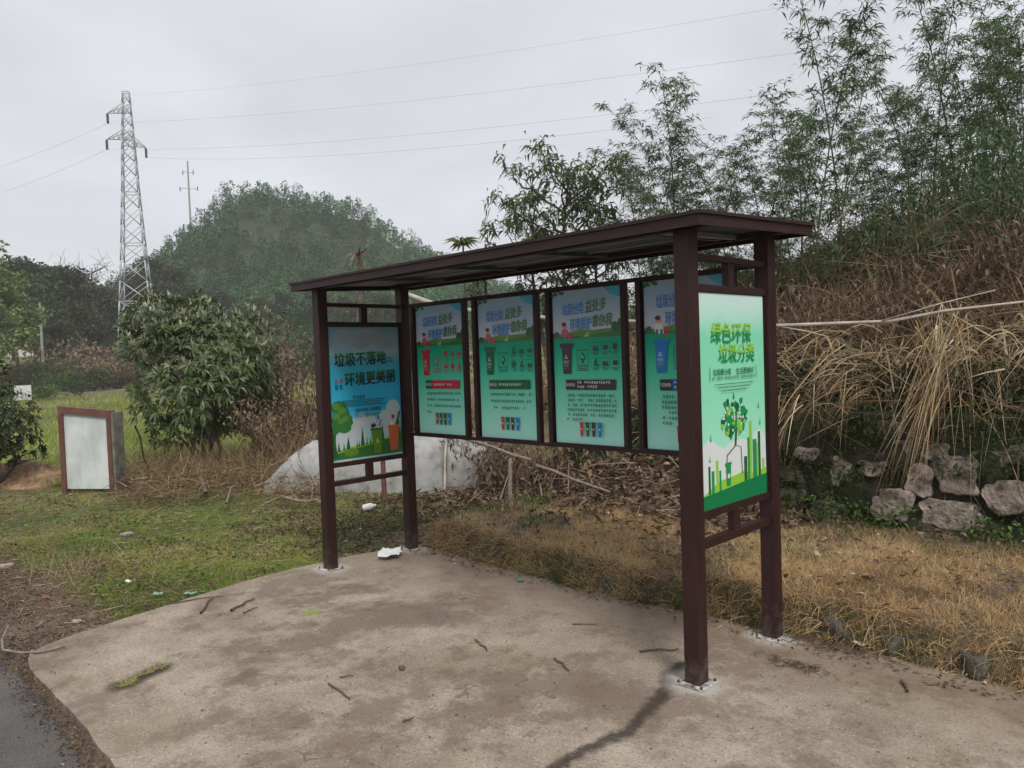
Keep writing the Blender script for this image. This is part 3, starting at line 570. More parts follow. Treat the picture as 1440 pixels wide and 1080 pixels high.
grad_mat('print_mint', 1.055, [(0.0, (0.55, 0.78, 0.72)), (0.22, (0.62, 0.80, 0.78)), (0.34, (0.36, 0.80, 0.60)), (0.55, (0.28, 0.76, 0.52)), (0.84, (0.24, 0.74, 0.48)), (0.94, (0.50, 0.82, 0.72)), (1.0, (0.60, 0.82, 0.78))], wv=0.07)
WC = [('红', RED), ('绿', DGRN), ('黑', CHAR), ('蓝', BLUE)]
KINDS = [dict(c=RED, line=RED, tab=DGRN, name='有害垃圾', rows=3.15), dict(c=DGRN, line=DGRN, tab=TREE, name='厨余垃圾', rows=2.9), dict(c=CHAR, line=CHAR, tab=BLK, name='其他垃圾', rows=5.35), dict(c=BLUE, line=NAVY, tab=BLK, name='可回收物', rows=5.2)]
def sort_poster(kd, parent, x, y, z):
    P = Print(BW, BH); rnd = random.Random(3)
    P.poly([(0.75, 0.0), (1, 0), (1, .075), (.86, .05)], SKYB); P.up()
    for q in range(7): P.disc(rnd.uniform(0, .16), rnd.uniform(0, .035), .028, .012, TREE, 6, .3)
    P.poly([(0, .30), (1, .30), (1, .268), (.8, .262), (.6, .268), (.42, .262), (.25, .274), (.1, .283), (0, .284)], HILL); P.up()
    P.poly([(.25, .302), (.5, .30), (.78, .285), (1, .28), (1, .315), (0, .315), (0, .30)], HILL2)
    P.disc(.92, .255, .075, .03, TREE, 11, .25); P.disc(.985, .235, .04, .035, TREE, 9, .25); P.disc(.05, .288, .05, .02, TREE, 9, .25); P.up()
    P.poly([(.45, .308), (.55, .308), (.53, .29), (.555, .277), (.53, .277), (.50, .29)], PATH); P.up()
    # a child sorting rubbish: hair, face, shirt, trousers, box
    P.poly([(.135, .255), (.125, .29), (.15, .315), (.245, .315), (.235, .27), (.215, .25), (.16, .25)], PINK if kd['c'] != BLUE else WHT); P.up()
    P.rect(.145, .288, .175, .318, JEAN); P.rect(.2, .288, .228, .318, JEAN); P.disc(.175, .232, .035, .02, SKIN); P.up(); P.disc(.172, .221, .036, .014, HAIR, 10); P.rect(.24, .283, .30, .318, RED); P.up()
    TT = (('垃圾分类', .155, .088, .47, .165, BLUE, .006), ('益处多', .50, .078, .80, .158, GTXT, .012), ('环境保护', .265, .188, .585, .262, BLUE, .006), ('靠你我', .60, .176, .88, .252, GTXT, .010))
    for a_, u0, v0, u1, v1, c_, tl in TT: P.text(a_, u0, v0, u1, v1, CLOUD, .1, .055, tl)
    P.up()
    for a_, u0, v0, u1, v1, c_, tl in TT: P.text(a_, u0, v0, u1, v1, c_, .1, .022, tl)
    P.up()
    for q in range(12): P.rect(.27 + q * .027, .259, .285 + q * .027, .263, BLUE)
    P.bin(.10, .345, .315, .545, kd['c']); P.up()
    P.poly([(.195, .418), (.222, .445), (.168, .445)], WHT); P.up(); P.poly([(.195, .425), (.212, .441), (.178, .441)], kd['c']); P.text(kd['name'], .155, .457, .235, .474, WHT)
    for q in range(3): P.rect(.16, .48 + q * .013, .23, .482 + q * .013, WHT if q < 2 else GREY)
    P.frame(.36, .39, .525, .525, kd['line']); P.poly([(.442, .405), (.485, .452), (.40, .452)], kd['line']); P.up(); P.poly([(.442, .417), (.468, .446), (.416, .446)], 'ink_mint'); P.rect(.43, .452, .455, .475, kd['line']); P.text(kd['name'], .375, .485, .51, .503, kd['line']); P.rect(.385, .509, .50, .513, kd['line'])
    for r_ in range(2):
        for c_ in range(3):
            u0 = .575 + c_ * .138; v0 = .345 + r_ * .097; P.frame(u0, v0, u0 + .118, v0 + .066, kd['line'], .003)
            k_ = (r_ * 3 + c_ + KINDS.index(kd)) % 4
            if k_ == 0: P.disc(u0 + .058, v0 + .033, .032, .024, kd['line'], 10, .15)
            elif k_ == 1: P.poly([(u0 + .03, v0 + .055), (u0 + .05, v0 + .055), (u0 + .08, v0 + .012), (u0 + .055, v0 + .012)], kd['line']); P.rect(u0 + .07, v0 + .04, u0 + .095, v0 + .057, kd['line'])
            elif k_ == 2: P.rect(u0 + .025, v0 + .025, u0 + .06, v0 + .055, kd['line']); P.poly([(u0 + .07, v0 + .056), (u0 + .10, v0 + .056), (u0 + .085, v0 + .014)], kd['line'])
            else: P.rect(u0 + .03, v0 + .022, u0 + .09, v0 + .05, kd['line'])
            P.glyphs(u0 + .02, v0 + .071, u0 + .10, .011, kd['line'], .05)
    P.rect(.185, .583, .91, .648, kd['line']); P.up(); P.rect(.185, .583, .33, .648, kd['tab']); P.up()
    P.text(kd['name'], .195, .604, .32, .627, WHT, 0, .008)
    if kd['c'] in (CHAR, BLUE): P.glyphs(.36, .592, .88, .017, WHT, .06); P.glyphs(.36, .620, .66, .017, WHT, .06)
    else: P.glyphs(.36, .606, .80, .018, WHT, .06)
    nr = kd['rows']; pitch = .031 if nr > 4 else .048
    for q in range(int(math.ceil(nr))): P.glyphs(.20 + random.uniform(0, .02), .675 + q * pitch, .93 if q < int(nr) else .20 + .7 * max(.12, (nr - int(nr))), .0185, TXT, .10)
    vb = .855 if nr > 4 else (.845 if kd['c'] == DGRN else .835)
    for q, (c_, m_) in enumerate(WC): P.bin(.385 + q * .088, vb, .452 + q * .088, vb + .092, m_); 
    P.up()
    for q in range(4): P.disc(.4185 + q * .088, vb + .045, .012, None, WHT, 6)
    return P.build('poster', 'print_green', Matrix.Translation((x, y, z)) @ Matrix.Rotation(rad(90), 4, 'X'), parent)
ink('mint', (0.14, 0.56, 0.37))
for kx, kd in enumerate(KINDS):
    x0 = .165 + .755 * kx; fr = boxes('display_panel', [(x0, x0 + .036, .808, .848, .992, 2.036), (x0 + .639, x0 + .675, .808, .848, .992, 2.036), (x0 + .036, x0 + .639, .808, .848, 2.030, 2.0365), (x0 + .036, x0 + .639, .808, .848, .9915, 1.0)], 'shelter_brown', sh, .002)
    boxes('backing_board', [(x0 + .036, x0 + .639, .838, .846, 1.0, 2.03)], 'frame_inner', fr, 0)
    sort_poster(kd, fr, x0 + .0485, .8335, .9985)
# left end board, printed on the side facing the pad
LW, LH = 0.676, 1.058
P = Print(LW, LH)
for c_ in ((.28, .70, .16), (.42, .66, .14), (.55, .68, .15), (.75, .66, .16), (.93, .60, .2), (.35, .78, .25), (.7, .8, .3), (1, .75, .2), (.1, .85, .3)): P.disc(min(.99 - c_[2] * .55, max(c_[2] * .55, c_[0])), c_[1] + .05, c_[2] * .55, c_[2] * .42, CLOUD, 16)
for c_ in ((.2, .07, .14, .05), (.55, .06, .2, .05), (.8, .12, .15, .05), (.45, .13, .14, .035)): P.disc(*c_, GREY, 16)
P.up()
P.poly([(0, .985), (0, .93), (.2, .90), (.45, .885), (.7, .86), (1, .835), (1, .985)], LIME); P.up()
P.poly([(0, .985), (0, .945), (.25, .92), (.5, .90), (.75, .87), (1, .85), (1, .985)], HILL2); P.up()
for u_, h_, w_ in ((.09, .07, .02), (.16, .06, .015), (.22, .10, .03), (.34, .05, .012), (.37, .05, .012), (.42, .15, .028), (.48, .07, .012), (.53, .06, .012), (.71, .14, .028), (.95, .2, .03), (.99, .16, .012)):
    b_ = .93 - u_ * .075; P.poly([(u_ - w_, b_), (u_ + w_ * .99 if u_ < .98 else .999, b_), (u_, b_ - h_)], DGRN)
for q in range(26): P.rect(.02 + q * .022, .925 - q * .0018, .028 + q * .022, .972, TREE)
P.disc(.26, .94, .10, .03, OLIV)
P.up()
P.poly([(.0, .97), (.075, .97), (.05, .86), (.06, .76), (.0, .76)], TREE); P.up()
for c_ in ((.06, .60, .11, .05), (.14, .64, .12, .055), (.10, .70, .10, .05), (.21, .70, .09, .05), (.06, .75, .06, .04), (.17, .75, .10, .04)): P.disc(max(c_[0], c_[2] + .002), c_[1], c_[2], c_[3], HILL2, 12, .12)
P.up()
for c_ in ((.07, .585, .05, .024), (.15, .62, .06, .025), (.07, .66, .055, .025), (.20, .68, .05, .022), (.13, .70, .05, .02)): P.disc(max(c_[0], c_[2] + .002), c_[1], c_[2], c_[3], HILL, 10, .15)
P.up()
P.poly([(.545, .785), (.565, .965), (.69, .965), (.705, .785)], OLIV); P.poly([(.80, .775), (.81, .96), (.925, .96), (.955, .775)], ORNG)
P.disc(.58, .755, .035, .02, CHAR, 9, .3); P.disc(.87, .70, .026, .018, RED, 9); P.poly([(.90, .765), (.93, .765), (.985, .665), (.965, .655)], TREE); P.disc(.85, .755, .03, .02, WHT, 8, .3); P.poly([(.65, .765), (.665, .765), (.70, .715), (.69, .71)], CHAR); P.disc(.655, .70, .012, .012, CHAR, 8); P.up()
P.rect(.535, .775, .712, .795, HILL2); P.rect(.79, .765, .965, .785, ORNG); P.rect(.55, .90, .575, .975, TREE); P.rect(.69, .90, .71, .975, TREE); P.rect(.795, .90, .815, .975, TREE); P.up()
P.poly([(.63, .85), (.66, .89), (.60, .89)], LIME)
P.text('垃圾不落地', .075, .195, .80, .295, BLK, 0, .028, .012, GTXT); P.text('环境更美丽', .205, .345, .925, .445, BLK, 0, .028, .018, TREE)
for q in range(2): P.glyphs(.815, .235 + q * .022, .905, .016, TXT, 0); P.glyphs(.065, .385 + q * .045, .19, .032, (RED if q == 0 else TXT), 0)
P.up(); P.glyphs(.30, .515, .48, .024, TXT, .05)
for q in range(4): P.rect(.16 + .02 * (q % 2), .548 + q * .0135, .78 - .03 * (q % 3), .5525 + q * .0135, TXT)
P.text('保护环境 从我做起', .33, .615, .70, .645, TXT, .15, .012, .008); P.rect(.32, .660, .70, .664, TXT); P.glyphs(.34, .670, .66, .012, TXT, .1)
fr = boxes('display_panel', [(.030, .040, .0835, .7875, .8182, 1.8778)], 'frame_inner', sh, 0)
P.build('poster', 'print_sky', Matrix(((0, 0, 1, .0445), (1, 0, 0, .095), (0, 1, 0, .8195), (0, 0, 0, 1))), fr)
# right end board
RW, RH = 0.655, 1.056
P = Print(RW, RH)
for c_ in ((.12, .74, .12, .06), (.2, .80, .19, .09), (.55, .80, .3, .10), (.88, .74, .11, .07), (.8, .82, .19, .10), (.35, .86, .34, .08), (.5, .9, .49, .09), (.08, .86, .075, .08), (.92, .88, .075, .09)): P.disc(*c_, WHT, 18)
P.up()
P.poly([(.02, .93), (.25, .88), (.5, .87), (.62, .86), (.8, .885), (1, .87), (1, .94), (0, .94), (0, .93)], LIME); P.up()
for u0, u1, v0, m_ in ((.09, .12, .80, DGRN), (.135, .175, .825, MID), (.20, .235, .78, LIME), (.245, .275, .83, MID), (.63, .68, .79, TREE), (.69, .725, .70, MID), (.725, .765, .62, LIME), (.775, .84, .715, MID), (.845, .885, .735, LIME), (.865, .905, .68, DGRN), (.93, .965, .82, LIME)): P.rect(u0, v0, u1, .93, m_)
P.up(); P.poly([(0, .935), (.3, .925), (.6, .912), (1, .90), (1, .999), (0, .999)], ink('bank_green', (0.008, 0.20, 0.07)))
for u_, v_ in ((.13, .67), (.88, .545), (.90, .63), (.11, .765)): P.poly([(u_ - .02, v_), (u_, v_ + .012), (u_ + .006, v_ - .022), (u_ + .012, v_ + .012), (u_ + .022, v_ + .008), (u_ + .005, v_ + .02)], MID)
P.poly([(.485, .725), (.515, .725), (.535, .64), (.60, .58), (.59, .575), (.53, .62), (.525, .56), (.51, .56), (.51, .63), (.44, .60), (.435, .607), (.50, .66)], TREE)
for a_, b_ in (((.50, .725), (.37, .765)), ((.37, .765), (.355, .82)), ((.50, .725), (.585, .735)), ((.585, .735), (.60, .87))): 
    P.poly([(a_[0] - .006, a_[1]), (b_[0] - .006, b_[1]), (b_[0] + .006, b_[1] + .004), (a_[0] + .006, a_[1] + .004)], TREE)
P.up(); rr_ = random.Random(5)
for q in range(70):
    a_ = rr_.uniform(0, 6.283); r_ = math.sqrt(rr_.random()); P.disc(.485 + .20 * r_ * math.cos(a_), .585 + .098 * r_ * math.sin(a_), rr_.uniform(.014, .034), None, rr_.choice((MID, MID, DGRN, LIME, MID)), 7, .35)
P.poly([(.47, .50), (.485, .465), (.50, .50)], MID); P.up()
for q in range(22):
    a_ = rr_.uniform(0, 6.283); r_ = math.sqrt(rr_.random()); P.disc(.485 + .17 * r_ * math.cos(a_), .585 + .08 * r_ * math.sin(a_), .012, None, WHT, 6, .3)
P.bin(.33, .80, .43, .91, MID); P.up(); P.disc(.38, .865, .02, None, WHT, 8)
P.text('绿色环保', .165, .135, .775, .232, MID, .12, .02, 0, LIME); P.text('垃圾分类', .27, .235, .83, .325, MID, .12, .02, 0, LIME); P.up()
P.text('垃圾要分类', .185, .352, .45, .383, DGRN, 0, .012); P.text('生活更美好', .53, .352, .81, .383, DGRN, 0, .012)
for u_ in (.135, .845): P.rect(u_, .342, u_ + .006, .408, DGRN)
P.glyphs(.17, .390, .82, .012, DGRN, .05)
for q in range(3): P.rect(.19 + q * .05, .424 + q * .016, .80 - q * .06, .427 + q * .016, DGRN)
fr = boxes('display_panel', [(SW + .044, SW + .054, .0835, .7875, .8182, 1.8778)], 'frame_inner', sh, 0)
P.build('poster', 'print_mint', Matrix(((0, 0, 1, SW + .0585), (1, 0, 0, .1065), (0, 1, 0, .8195), (0, 0, 0, 1))), fr)
#@@VEG
# ------------------------------------------------------------------ the overgrown bank behind the wall
def gz(P): return float(ground(P[0], P[1]))
def on_ground(a, t):                          # the ground point straight below photo column a at depth t
    d = ray(a, 520); P = CAM + d * t; P[2] = gz(P); return P
n = 30000; x, y = scatter(n, -4.5, 7.5, 3.85, 8.2); keep = (x > -4.2 + 0.35 * (y - 4)) & (rng.random(n) < 1.15 - 0.5 * sstep(5.5, 8, y)) & ((y > 4.7) | (x < .4) | (fbm1(x * 2.2, y * 2.2, 47) + .2 * rng.random(n) > .84)); x, y = x[keep], y[keep]; n = len(x); z = ground(x, y)
D = np.stack([rng.normal(size=n) * 0.55, rng.normal(size=n) * 0.45 - 0.45, 0.75 + rng.random(n) * 0.5], 1)
tu = fbm1(x * 1.4, y * 1.4, 71)
Rv = np.clip(rng.normal(0.42, 0.28, n) + (tu - .5) * 1.1, 0, 0.92); Rv = np.where((x < 0.6) & (rng.random(n) < .35), 0.97, Rv); Rv = np.where((y < 4.6) & (x > .5), Rv * .75, Rv)  # blades near the wall top tinted darker to paint the shaded cavity
g = Geo(); g.add(*ribbons(np.stack([x, y, z - .03], 1), D, rng.uniform(0.25, 0.85, n) * (0.55 + 0.8 * tu) * np.where(x < 0, .7, 1), rng.uniform(0.006, 0.018, n), rng.uniform(0.2, 0.9, n), 3, Rv))
n = 2600; x, y = scatter(n, -3.2, 7.5, 4.6, 8.0); z = ground(x, y); D = np.stack([rng.normal(size=n) * .28, rng.normal(size=n) * .25 - .1, np.ones(n)], 1)
g.add(*ribbons(np.stack([x, y, z], 1), D, rng.uniform(.5, 1.35, n) * np.where(x < 0.5, .6, 1), rng.uniform(.004, .009, n), rng.uniform(0, .25, n), 3, rng.uniform(.1, .7, n)))
n = 5200; x, y = scatter(n, -3.2, 7.5, 3.9, 6.6); z = ground(x, y) + rng.uniform(0.05, .7, n); D = nrm(np.stack([rng.normal(size=n), rng.normal(size=n) * .7 - .2, rng.normal(size=n) * .45 + .1], 1))
g.add(*ribbons(np.stack([x, y, z], 1), D, rng.uniform(.3, 1.0, n), rng.uniform(.003, .007, n), rng.uniform(-.1, .5, n), 3, rng.uniform(.0, .8, n)))
n = 1500; x, y = scatter(n, .6, 7.0, 3.55, 4.7); z = np.maximum(ground(x, y), .75) + rng.random(n) * .55; D = nrm(np.stack([rng.normal(size=n), rng.normal(size=n) * .7, rng.normal(size=n) * .7], 1))
g.add(*ribbons(np.stack([x, y, z], 1), D, rng.uniform(.2, .95, n), rng.uniform(.004, .016, n), rng.uniform(-.15, .3, n), 2, np.clip(rng.normal(.6, .25, n), 0, .93)))
n = 16000; x, y = scatter(n, -3.5, 7.5, 4.1, 8.0); z = ground(x, y) + rng.random(n) * .6 * fbm1(x * 1.2, y * 1.2, 37)
g.add(*leaves(np.stack([x, y, z], 1), rvec(n) + [0, -.2, -.3], rng.uniform(.05, .16, n), rng.uniform(.010, .03, n), .35, .2, np.clip(rng.normal(.35, .3, n), 0, 1)))
tag(g.build('tangled_grass', 'straw_bank'), 'tangle of dry brown grass and stems covering the bank above the stone wall', 'dry grass', kind='stuff')
g = Geo(); n = 230                           # long bleached blades hanging over the wall
cx = np.array([1.05, 1.5, 2.0, 2.35, 2.62, 2.85, 3.0, 3.3, 3.55, 3.8, 4.2]); cw = np.array([.9, .6, .4, .9, 2.2, 3.0, 1.9, .6, 1.3, .9, .5]); ci = rng.choice(len(cx), n, p=cw / cw.sum())
x = cx[ci] + rng.normal(size=n) * .20; y = 3.95 + rng.normal(size=n) * .16 + rng.random(n) * .3; z = 0.98 + rng.uniform(0, .55, n)
D = np.stack([rng.normal(size=n) * .8 - .15, -0.35 - rng.random(n) * .6, rng.uniform(-.6, .6, n)], 1)
g.add(*ribbons(np.stack([x, y, z], 1), D, rng.uniform(.25, .75, n), rng.uniform(.005, .014, n), rng.uniform(.4, 1.35, n), 5, np.clip(rng.normal(.40, .3, n), 0, 1)))
n = 160; x = rng.uniform(.2, 6, n); y = 3.9 + rng.random(n) * .35; z = .95 + rng.uniform(0, .35, n); D = np.stack([rng.normal(size=n) * .6, -0.5 - rng.random(n) * .4, rng.uniform(-.3, .7, n)], 1)
g.add(*ribbons(np.stack([x, y, z], 1), D, rng.uniform(.25, .7, n), rng.uniform(.004, .011, n), rng.uniform(.5, 1.2, n), 5))
for (sa, sb, ta, tb, cnt, spr) in [(1338, 500, 1290, 630, 105, .11), (1322, 520, 1275, 665, 34, .08), (1310, 450, 1330, 560, 40, .14), (1170, 520, 1130, 590, 40, .12), (1410, 500, 1405, 580, 55, .12), (1215, 540, 1160, 590, 26, .09), (1110, 570, 1085, 660, 22, .07)]:
    S_ = AT(sa, sb, 6.35) + rng.normal(size=(cnt, 3)) * spr; T_ = AT(ta, tb, 5.95) + rng.normal(size=(cnt, 3)) * spr * 1.1; dd = T_ - S_; ln = np.linalg.norm(dd, axis=1); dd[:, 2] += ln * .45
    g.add(*ribbons(S_ - dd * rng.uniform(0, .35, (cnt, 1)), dd, ln * rng.uniform(.5, 1.2, cnt), rng.uniform(.004, .012, cnt), rng.uniform(.3, .6, cnt), 5, np.clip(rng.normal(.5, .3, cnt), 0, 1)))
n = 90; x = rng.uniform(1.9, 4.6, n); y = 4.15 + rng.random(n) * .7; z = ground(x, y) + rng.uniform(.2, .6, n); D = np.stack([rng.normal(size=n) * .7, -0.5 - rng.random(n) * .4, rng.uniform(.2, 1, n)], 1)
g.add(*ribbons(np.stack([x, y, z], 1), D, rng.uniform(.5, 1.0, n), rng.uniform(.018, .034, n), rng.uniform(.7, 1.4, n), 6, rng.uniform(.6, 1, n)))
tag(g.build('hanging_straw', 'straw_pale', smooth=False), 'long bleached grass blades hanging over the top of the stone wall', 'dry grass', kind='stuff')
g = Geo(); n = 60000; x, y = scatter(n, -1.5, 9.5, 6.0, 10.5); hgt = (0.25 + 2.3 * sstep(0, 4.2, x) * fbm1(x * .8, y * .8, 14)); z = ground(x, y) + rng.random(n) ** .8 * hgt
g.add(*leaves(np.stack([x, y, z], 1), rvec(n) + [0, 0, -.2], rng.uniform(.07, .16, n), rng.uniform(.018, .035, n), .2, .3, np.clip(rng.normal(.4, .22, n), 0, 1)))
tag(g.build('undergrowth', 'leaf_bamboo'), 'dark green leafy undergrowth at the foot of the bamboo', 'undergrowth', kind='stuff')
g = Geo(); n = 46000; x, y = scatter(n, .3, 7.2, 3.62, 5.0); z = np.maximum(ground(x, y), .55) + rng.random(n) ** 1.5 * .48 * (y > 3.7)  # dark leaves added above the wall, their colour standing in for cavity shade
g.add(*leaves(np.stack([x, y, z], 1), rvec(n) + [0, -.4, -.2], rng.uniform(.03, .10, n), rng.uniform(.012, .03, n), .3, .3, np.clip(rng.normal(.42, .28, n), 0, 1)))
n = 9000; x = rng.uniform(-.4, 7.2, n); z = rng.uniform(.12, 1.05, n); y = 3.63 + .12 * z - rng.random(n) * .10; k_ = fbm1(x * 2.0, z * 2.6, 191) > .50; x, y, z = x[k_], y[k_], z[k_]; n = len(x)
g.add(*leaves(np.stack([x, y, z], 1), rvec(n) + [0, -.5, -.2], rng.uniform(.02, .06, n), rng.uniform(.012, .026, n), .3, .2, np.clip(rng.normal(.45, .25, n), 0, 1)))
tag(g.build('creeper_and_gap_shade', 'weed_dark'), 'dark leaves painting the shaded gaps above the stone wall, with mossy creeper on its face', 'creeper', kind='stuff')
g = Geo()                                     # ferns and weeds along the foot of the wall
n = 5200; x = rng.uniform(-.3, 7, n); y = 3.62 - np.abs(rng.normal(size=n)) * .16; k_ = fbm1(x * 2.2, y * 2.2, 90) > .47; x, y = x[k_], y[k_]; n = len(x); z = verge_z(x, y) + rng.random(n) ** 2 * .22
g.add(*leaves(np.stack([x, y, z], 1), rvec(n) + [0, -.4, .2], rng.uniform(.03, .075, n), rng.uniform(.012, .03, n)))
n = 15000; x = rng.uniform(-.4, 7, n); y = 3.62 - rng.random(n) * .09; z = rng.uniform(.15, 1.12, n); k_ = fbm1(x * 2.6, z * 3.2, 91) + .25 * sstep(.6, .95, z) > .53; x, y, z = x[k_], y[k_], z[k_]; n = len(x)
g.add(*leaves(np.stack([x, y, z], 1), rvec(n) + [0, -.6, -.1], rng.uniform(.02, .05, n), rng.uniform(.010, .024, n), R=rng.uniform(0, .45, n)))
n = 2200; x, y = -0.9 + rng.random(n) * 1.9, 1.15 + rng.random(n) * 1.3; k_ = (fbm1(x * 2, y * 2, 33) > .5); x, y = x[k_], y[k_]; n = len(x)
g.add(*ribbons(np.stack([x, y, verge_z(x, y)], 1), np.stack([rng.normal(size=n) * .5, rng.normal(size=n) * .5, np.ones(n)], 1), rng.uniform(.10, .30, n), rng.uniform(.004, .009, n), rng.uniform(.1, .7, n), 3))
n = 26000; x, y = scatter(n, -7, .1, -1.7, 2.2); inpad = (y < 1.1) & (x > np.interp(y, [-2.1, -1.9, -1.32, -.85, -.35, -.1, .2, .6, .95], [.25, .06, -.06, -.16, -.22, -.23, -.2, -.14, -.05])); k_ = ~inpad & (fbm1(x * 2.3, y * 2.3, 202) * .6 + fbm1(x * 7, y * 7, 203) * .45 - .3 * sstep(-1.2, -1.6, y) > .60); x, y = x[k_], y[k_]; n = len(x)
g.add(*leaves(np.stack([x, y, ground(x, y) + rng.random(n) * .035], 1), rvec(n) * [1, 1, .5] + [0, 0, .15], rng.uniform(.015, .05, n), rng.uniform(.008, .022, n), .25, .1, np.clip(rng.normal(.6, .3, n), 0, 1)))
tag(g.build('green_weeds', 'weed_green'), 'low green weeds along the wall foot, the verge end and in the turf', 'weeds', kind='stuff')
g = Geo(); n = 9000; x, y = scatter(n, -2.2, 2.4, 1.7, 3.9); k_ = (rng.random(n) < np.exp(-((y - 3.2) / .75) ** 2) + .12) & (x - .6 * (y - 3) > -1.7); x, y = x[k_], y[k_]; n = len(x)
z = np.maximum(verge_z(x, y), ground(x, y)) + rng.random(n) * .06
g.add(*leaves(np.stack([x, y, z], 1), rvec(n) * [1, 1, .5], rng.uniform(.05, .15, n), rng.uniform(.018, .05, n), .35, 0, np.clip(rng.normal(.42, .24, n), 0, 1)))
n = 900; x, y = scatter(n, -2.0, 2.3, 2.3, 3.8); z = np.maximum(verge_z(x, y), ground(x, y)) + rng.random(n) * .1
g.add(*ribbons(np.stack([x, y, z], 1), rvec(n) * [1, 1, .35] + [0, 0, .1], rng.uniform(.2, .6, n), rng.uniform(.005, .012, n), rng.uniform(0, .3, n), 3, rng.uniform(.2, 1, n)))
n = 1700; x, y = scatter(n, .3, 7, 1.1, 3.6); z = verge_z(x, y) + .03
g.add(*leaves(np.stack([x, y, z], 1), rvec(n) * [1, 1, .4], rng.uniform(.03, .08, n), rng.uniform(.012, .03, n), .35, 0, rng.uniform(0.1, 1, n)))
tag(g.build('leaf_litter', 'litter'), 'dead brown leaves and stalks heaped below the wall behind the posters', 'leaf litter', kind='stuff')

# ---- bamboo: three prototypes, copied
def make_bamboo(seed, dens):
    r0 = np.random.default_rng(seed); H = 5.0; tt = np.linspace(0, 1, 14); lean = r0.normal(size=2) * .25; bend = r0.normal(size=2) * .55
    pts = np.stack([lean[0] * tt + bend[0] * tt ** 3, lean[1] * tt + bend[1] * tt ** 3, H * tt * (1 - .05 * tt ** 2)], 1)
    c = Geo(); c.add(*tube(pts, .019 * (1 - .82 * tt) + .001, 6)); lf = Geo(); LP, LD = [], []
    for nd in range(26):
        f = .16 + .84 * nd / 25; P = np.array([np.interp(f, tt, pts[:, q]) for q in range(3)])
        for b_ in range(r0.integers(2, 4)):
            az = r0.uniform(0, 6.283); ln = r0.uniform(.35, .95) * (1.05 - .45 * f); d = np.array([math.cos(az), math.sin(az), r0.uniform(.35, 1.1)]); d /= np.linalg.norm(d)
            s = np.linspace(0, 1, 5)[:, None]; Pb = P + d * ln * s; Pb[:, 2] -= (.28 * ln * s ** 2)[:, 0]; c.add(*tube(Pb, .0045 * (1 - .8 * s[:, 0]), 4))
            for q in range(int(r0.integers(5, 10) * dens)):
                w_ = r0.uniform(.3, 1); base = np.array([np.interp(w_, s[:, 0], Pb[:, e_]) for e_ in range(3)]); a2 = r0.uniform(0, 6.283)
                for e_ in range(r0.integers(2, 5)):
                    LP.append(base + r0.normal(size=3) * .03); LD.append(d * .5 + np.array([math.cos(a2 + e_ * 1.1), math.sin(a2 + e_ * 1.1), r0.uniform(-1.0, .25)]) * .8)
    n = len(LP); lf.add(*leaves(np.array(LP), np.array(LD), r0.uniform(.10, .21, n), r0.uniform(.018, .032, n), .15, .35, np.clip(r0.normal(.42, .25, n), 0, 1)))
    root = empty('bamboo'); c.build('culm', 'bamboo_culm', root, True); lf.build('foliage', 'leaf_bamboo', root); return root
protos = [make_bamboo(3, .95), make_bamboo(8, 1.3), make_bamboo(15, .9), make_bamboo(21, 1.1)]
used = set()
def put_bamboo(a, t, vtop, kind, label, group, rz=None):
    P = on_ground(a, t); ztop = CAM[2] + (500 - (a - 720) * .0347 - vtop) / F_PX * t; h = max(1.2, ztop - P[2])
    o = protos[kind] if kind not in used else copy_tree(protos[kind]); used.add(kind)
    o.location = P; s = h / 4.75; o.scale = (max(.62, min(1.15, s)),) * 2 + (s,); o.rotation_euler.z = random.uniform(0, 6.28) if rz is None else rz
    tag(o, label, 'bamboo', group)
put_bamboo(948, 10.2, 92, 2, 'slender lone bamboo with sparse leaves left of the grove, above the shelter roof', 'bamboo on the bank')
put_bamboo(905, 11.0, 205, 2, 'shortest thin bamboo just left of the slender lone bamboo', 'bamboo on the bank')
put_bamboo(1143, 9.6, 0, 1, 'tall leafy bamboo at the left front of the dense grove', 'bamboo on the bank')
put_bamboo(1192, 9.9, -30, 3, 'tall bamboo right beside the left front bamboo of the grove', 'bamboo on the bank')
put_bamboo(925, 10.6, 150, 0, 'thin bamboo between the shortest one and the slender lone bamboo', 'bamboo on the bank')
put_bamboo(972, 10.4, 140, 3, 'thin bamboo just right of the slender lone bamboo', 'bamboo on the bank')
tops = [(930, 235), (960, 190), (995, 190), (985, 215), (1010, 160), (1045, 175), (1075, 165), (1100, 150), (1125, 110), (1160, 30), (1215, 90), (1240, 120), (1275, 50), (1310, -40), (1345, -70), (1380, -60), (1420, -60), (1450, -60)]
kq = 0
for rep in range(3):
    for (a, v) in tops:
        if rep == 2 and a < 1180: continue
        put_bamboo(a + random.uniform(-18, 18), random.uniform(9.4, 14.5), v + random.uniform(0, 90) + 45 * rep, random.choice((0, 1, 2, 3) if a > 1110 else (2, 0, 3)), 'thin dark bamboo among many in the dense grove on the bank', 'bamboo in the dense grove'); kq += 1
for rep in range(1):
    for (a, v) in [(935, 235), (970, 215), (1000, 200), (1030, 190), (1065, 205), (1100, 180), (1140, 190)]: put_bamboo(a + random.uniform(-12, 12), random.uniform(9.2, 11.5), v + rep * 35 + random.uniform(-15, 20), random.choice((0, 1, 2, 3)), 'low leafy bamboo filling the gap between the shelter roof and the dense grove', 'low bamboo above the roof')
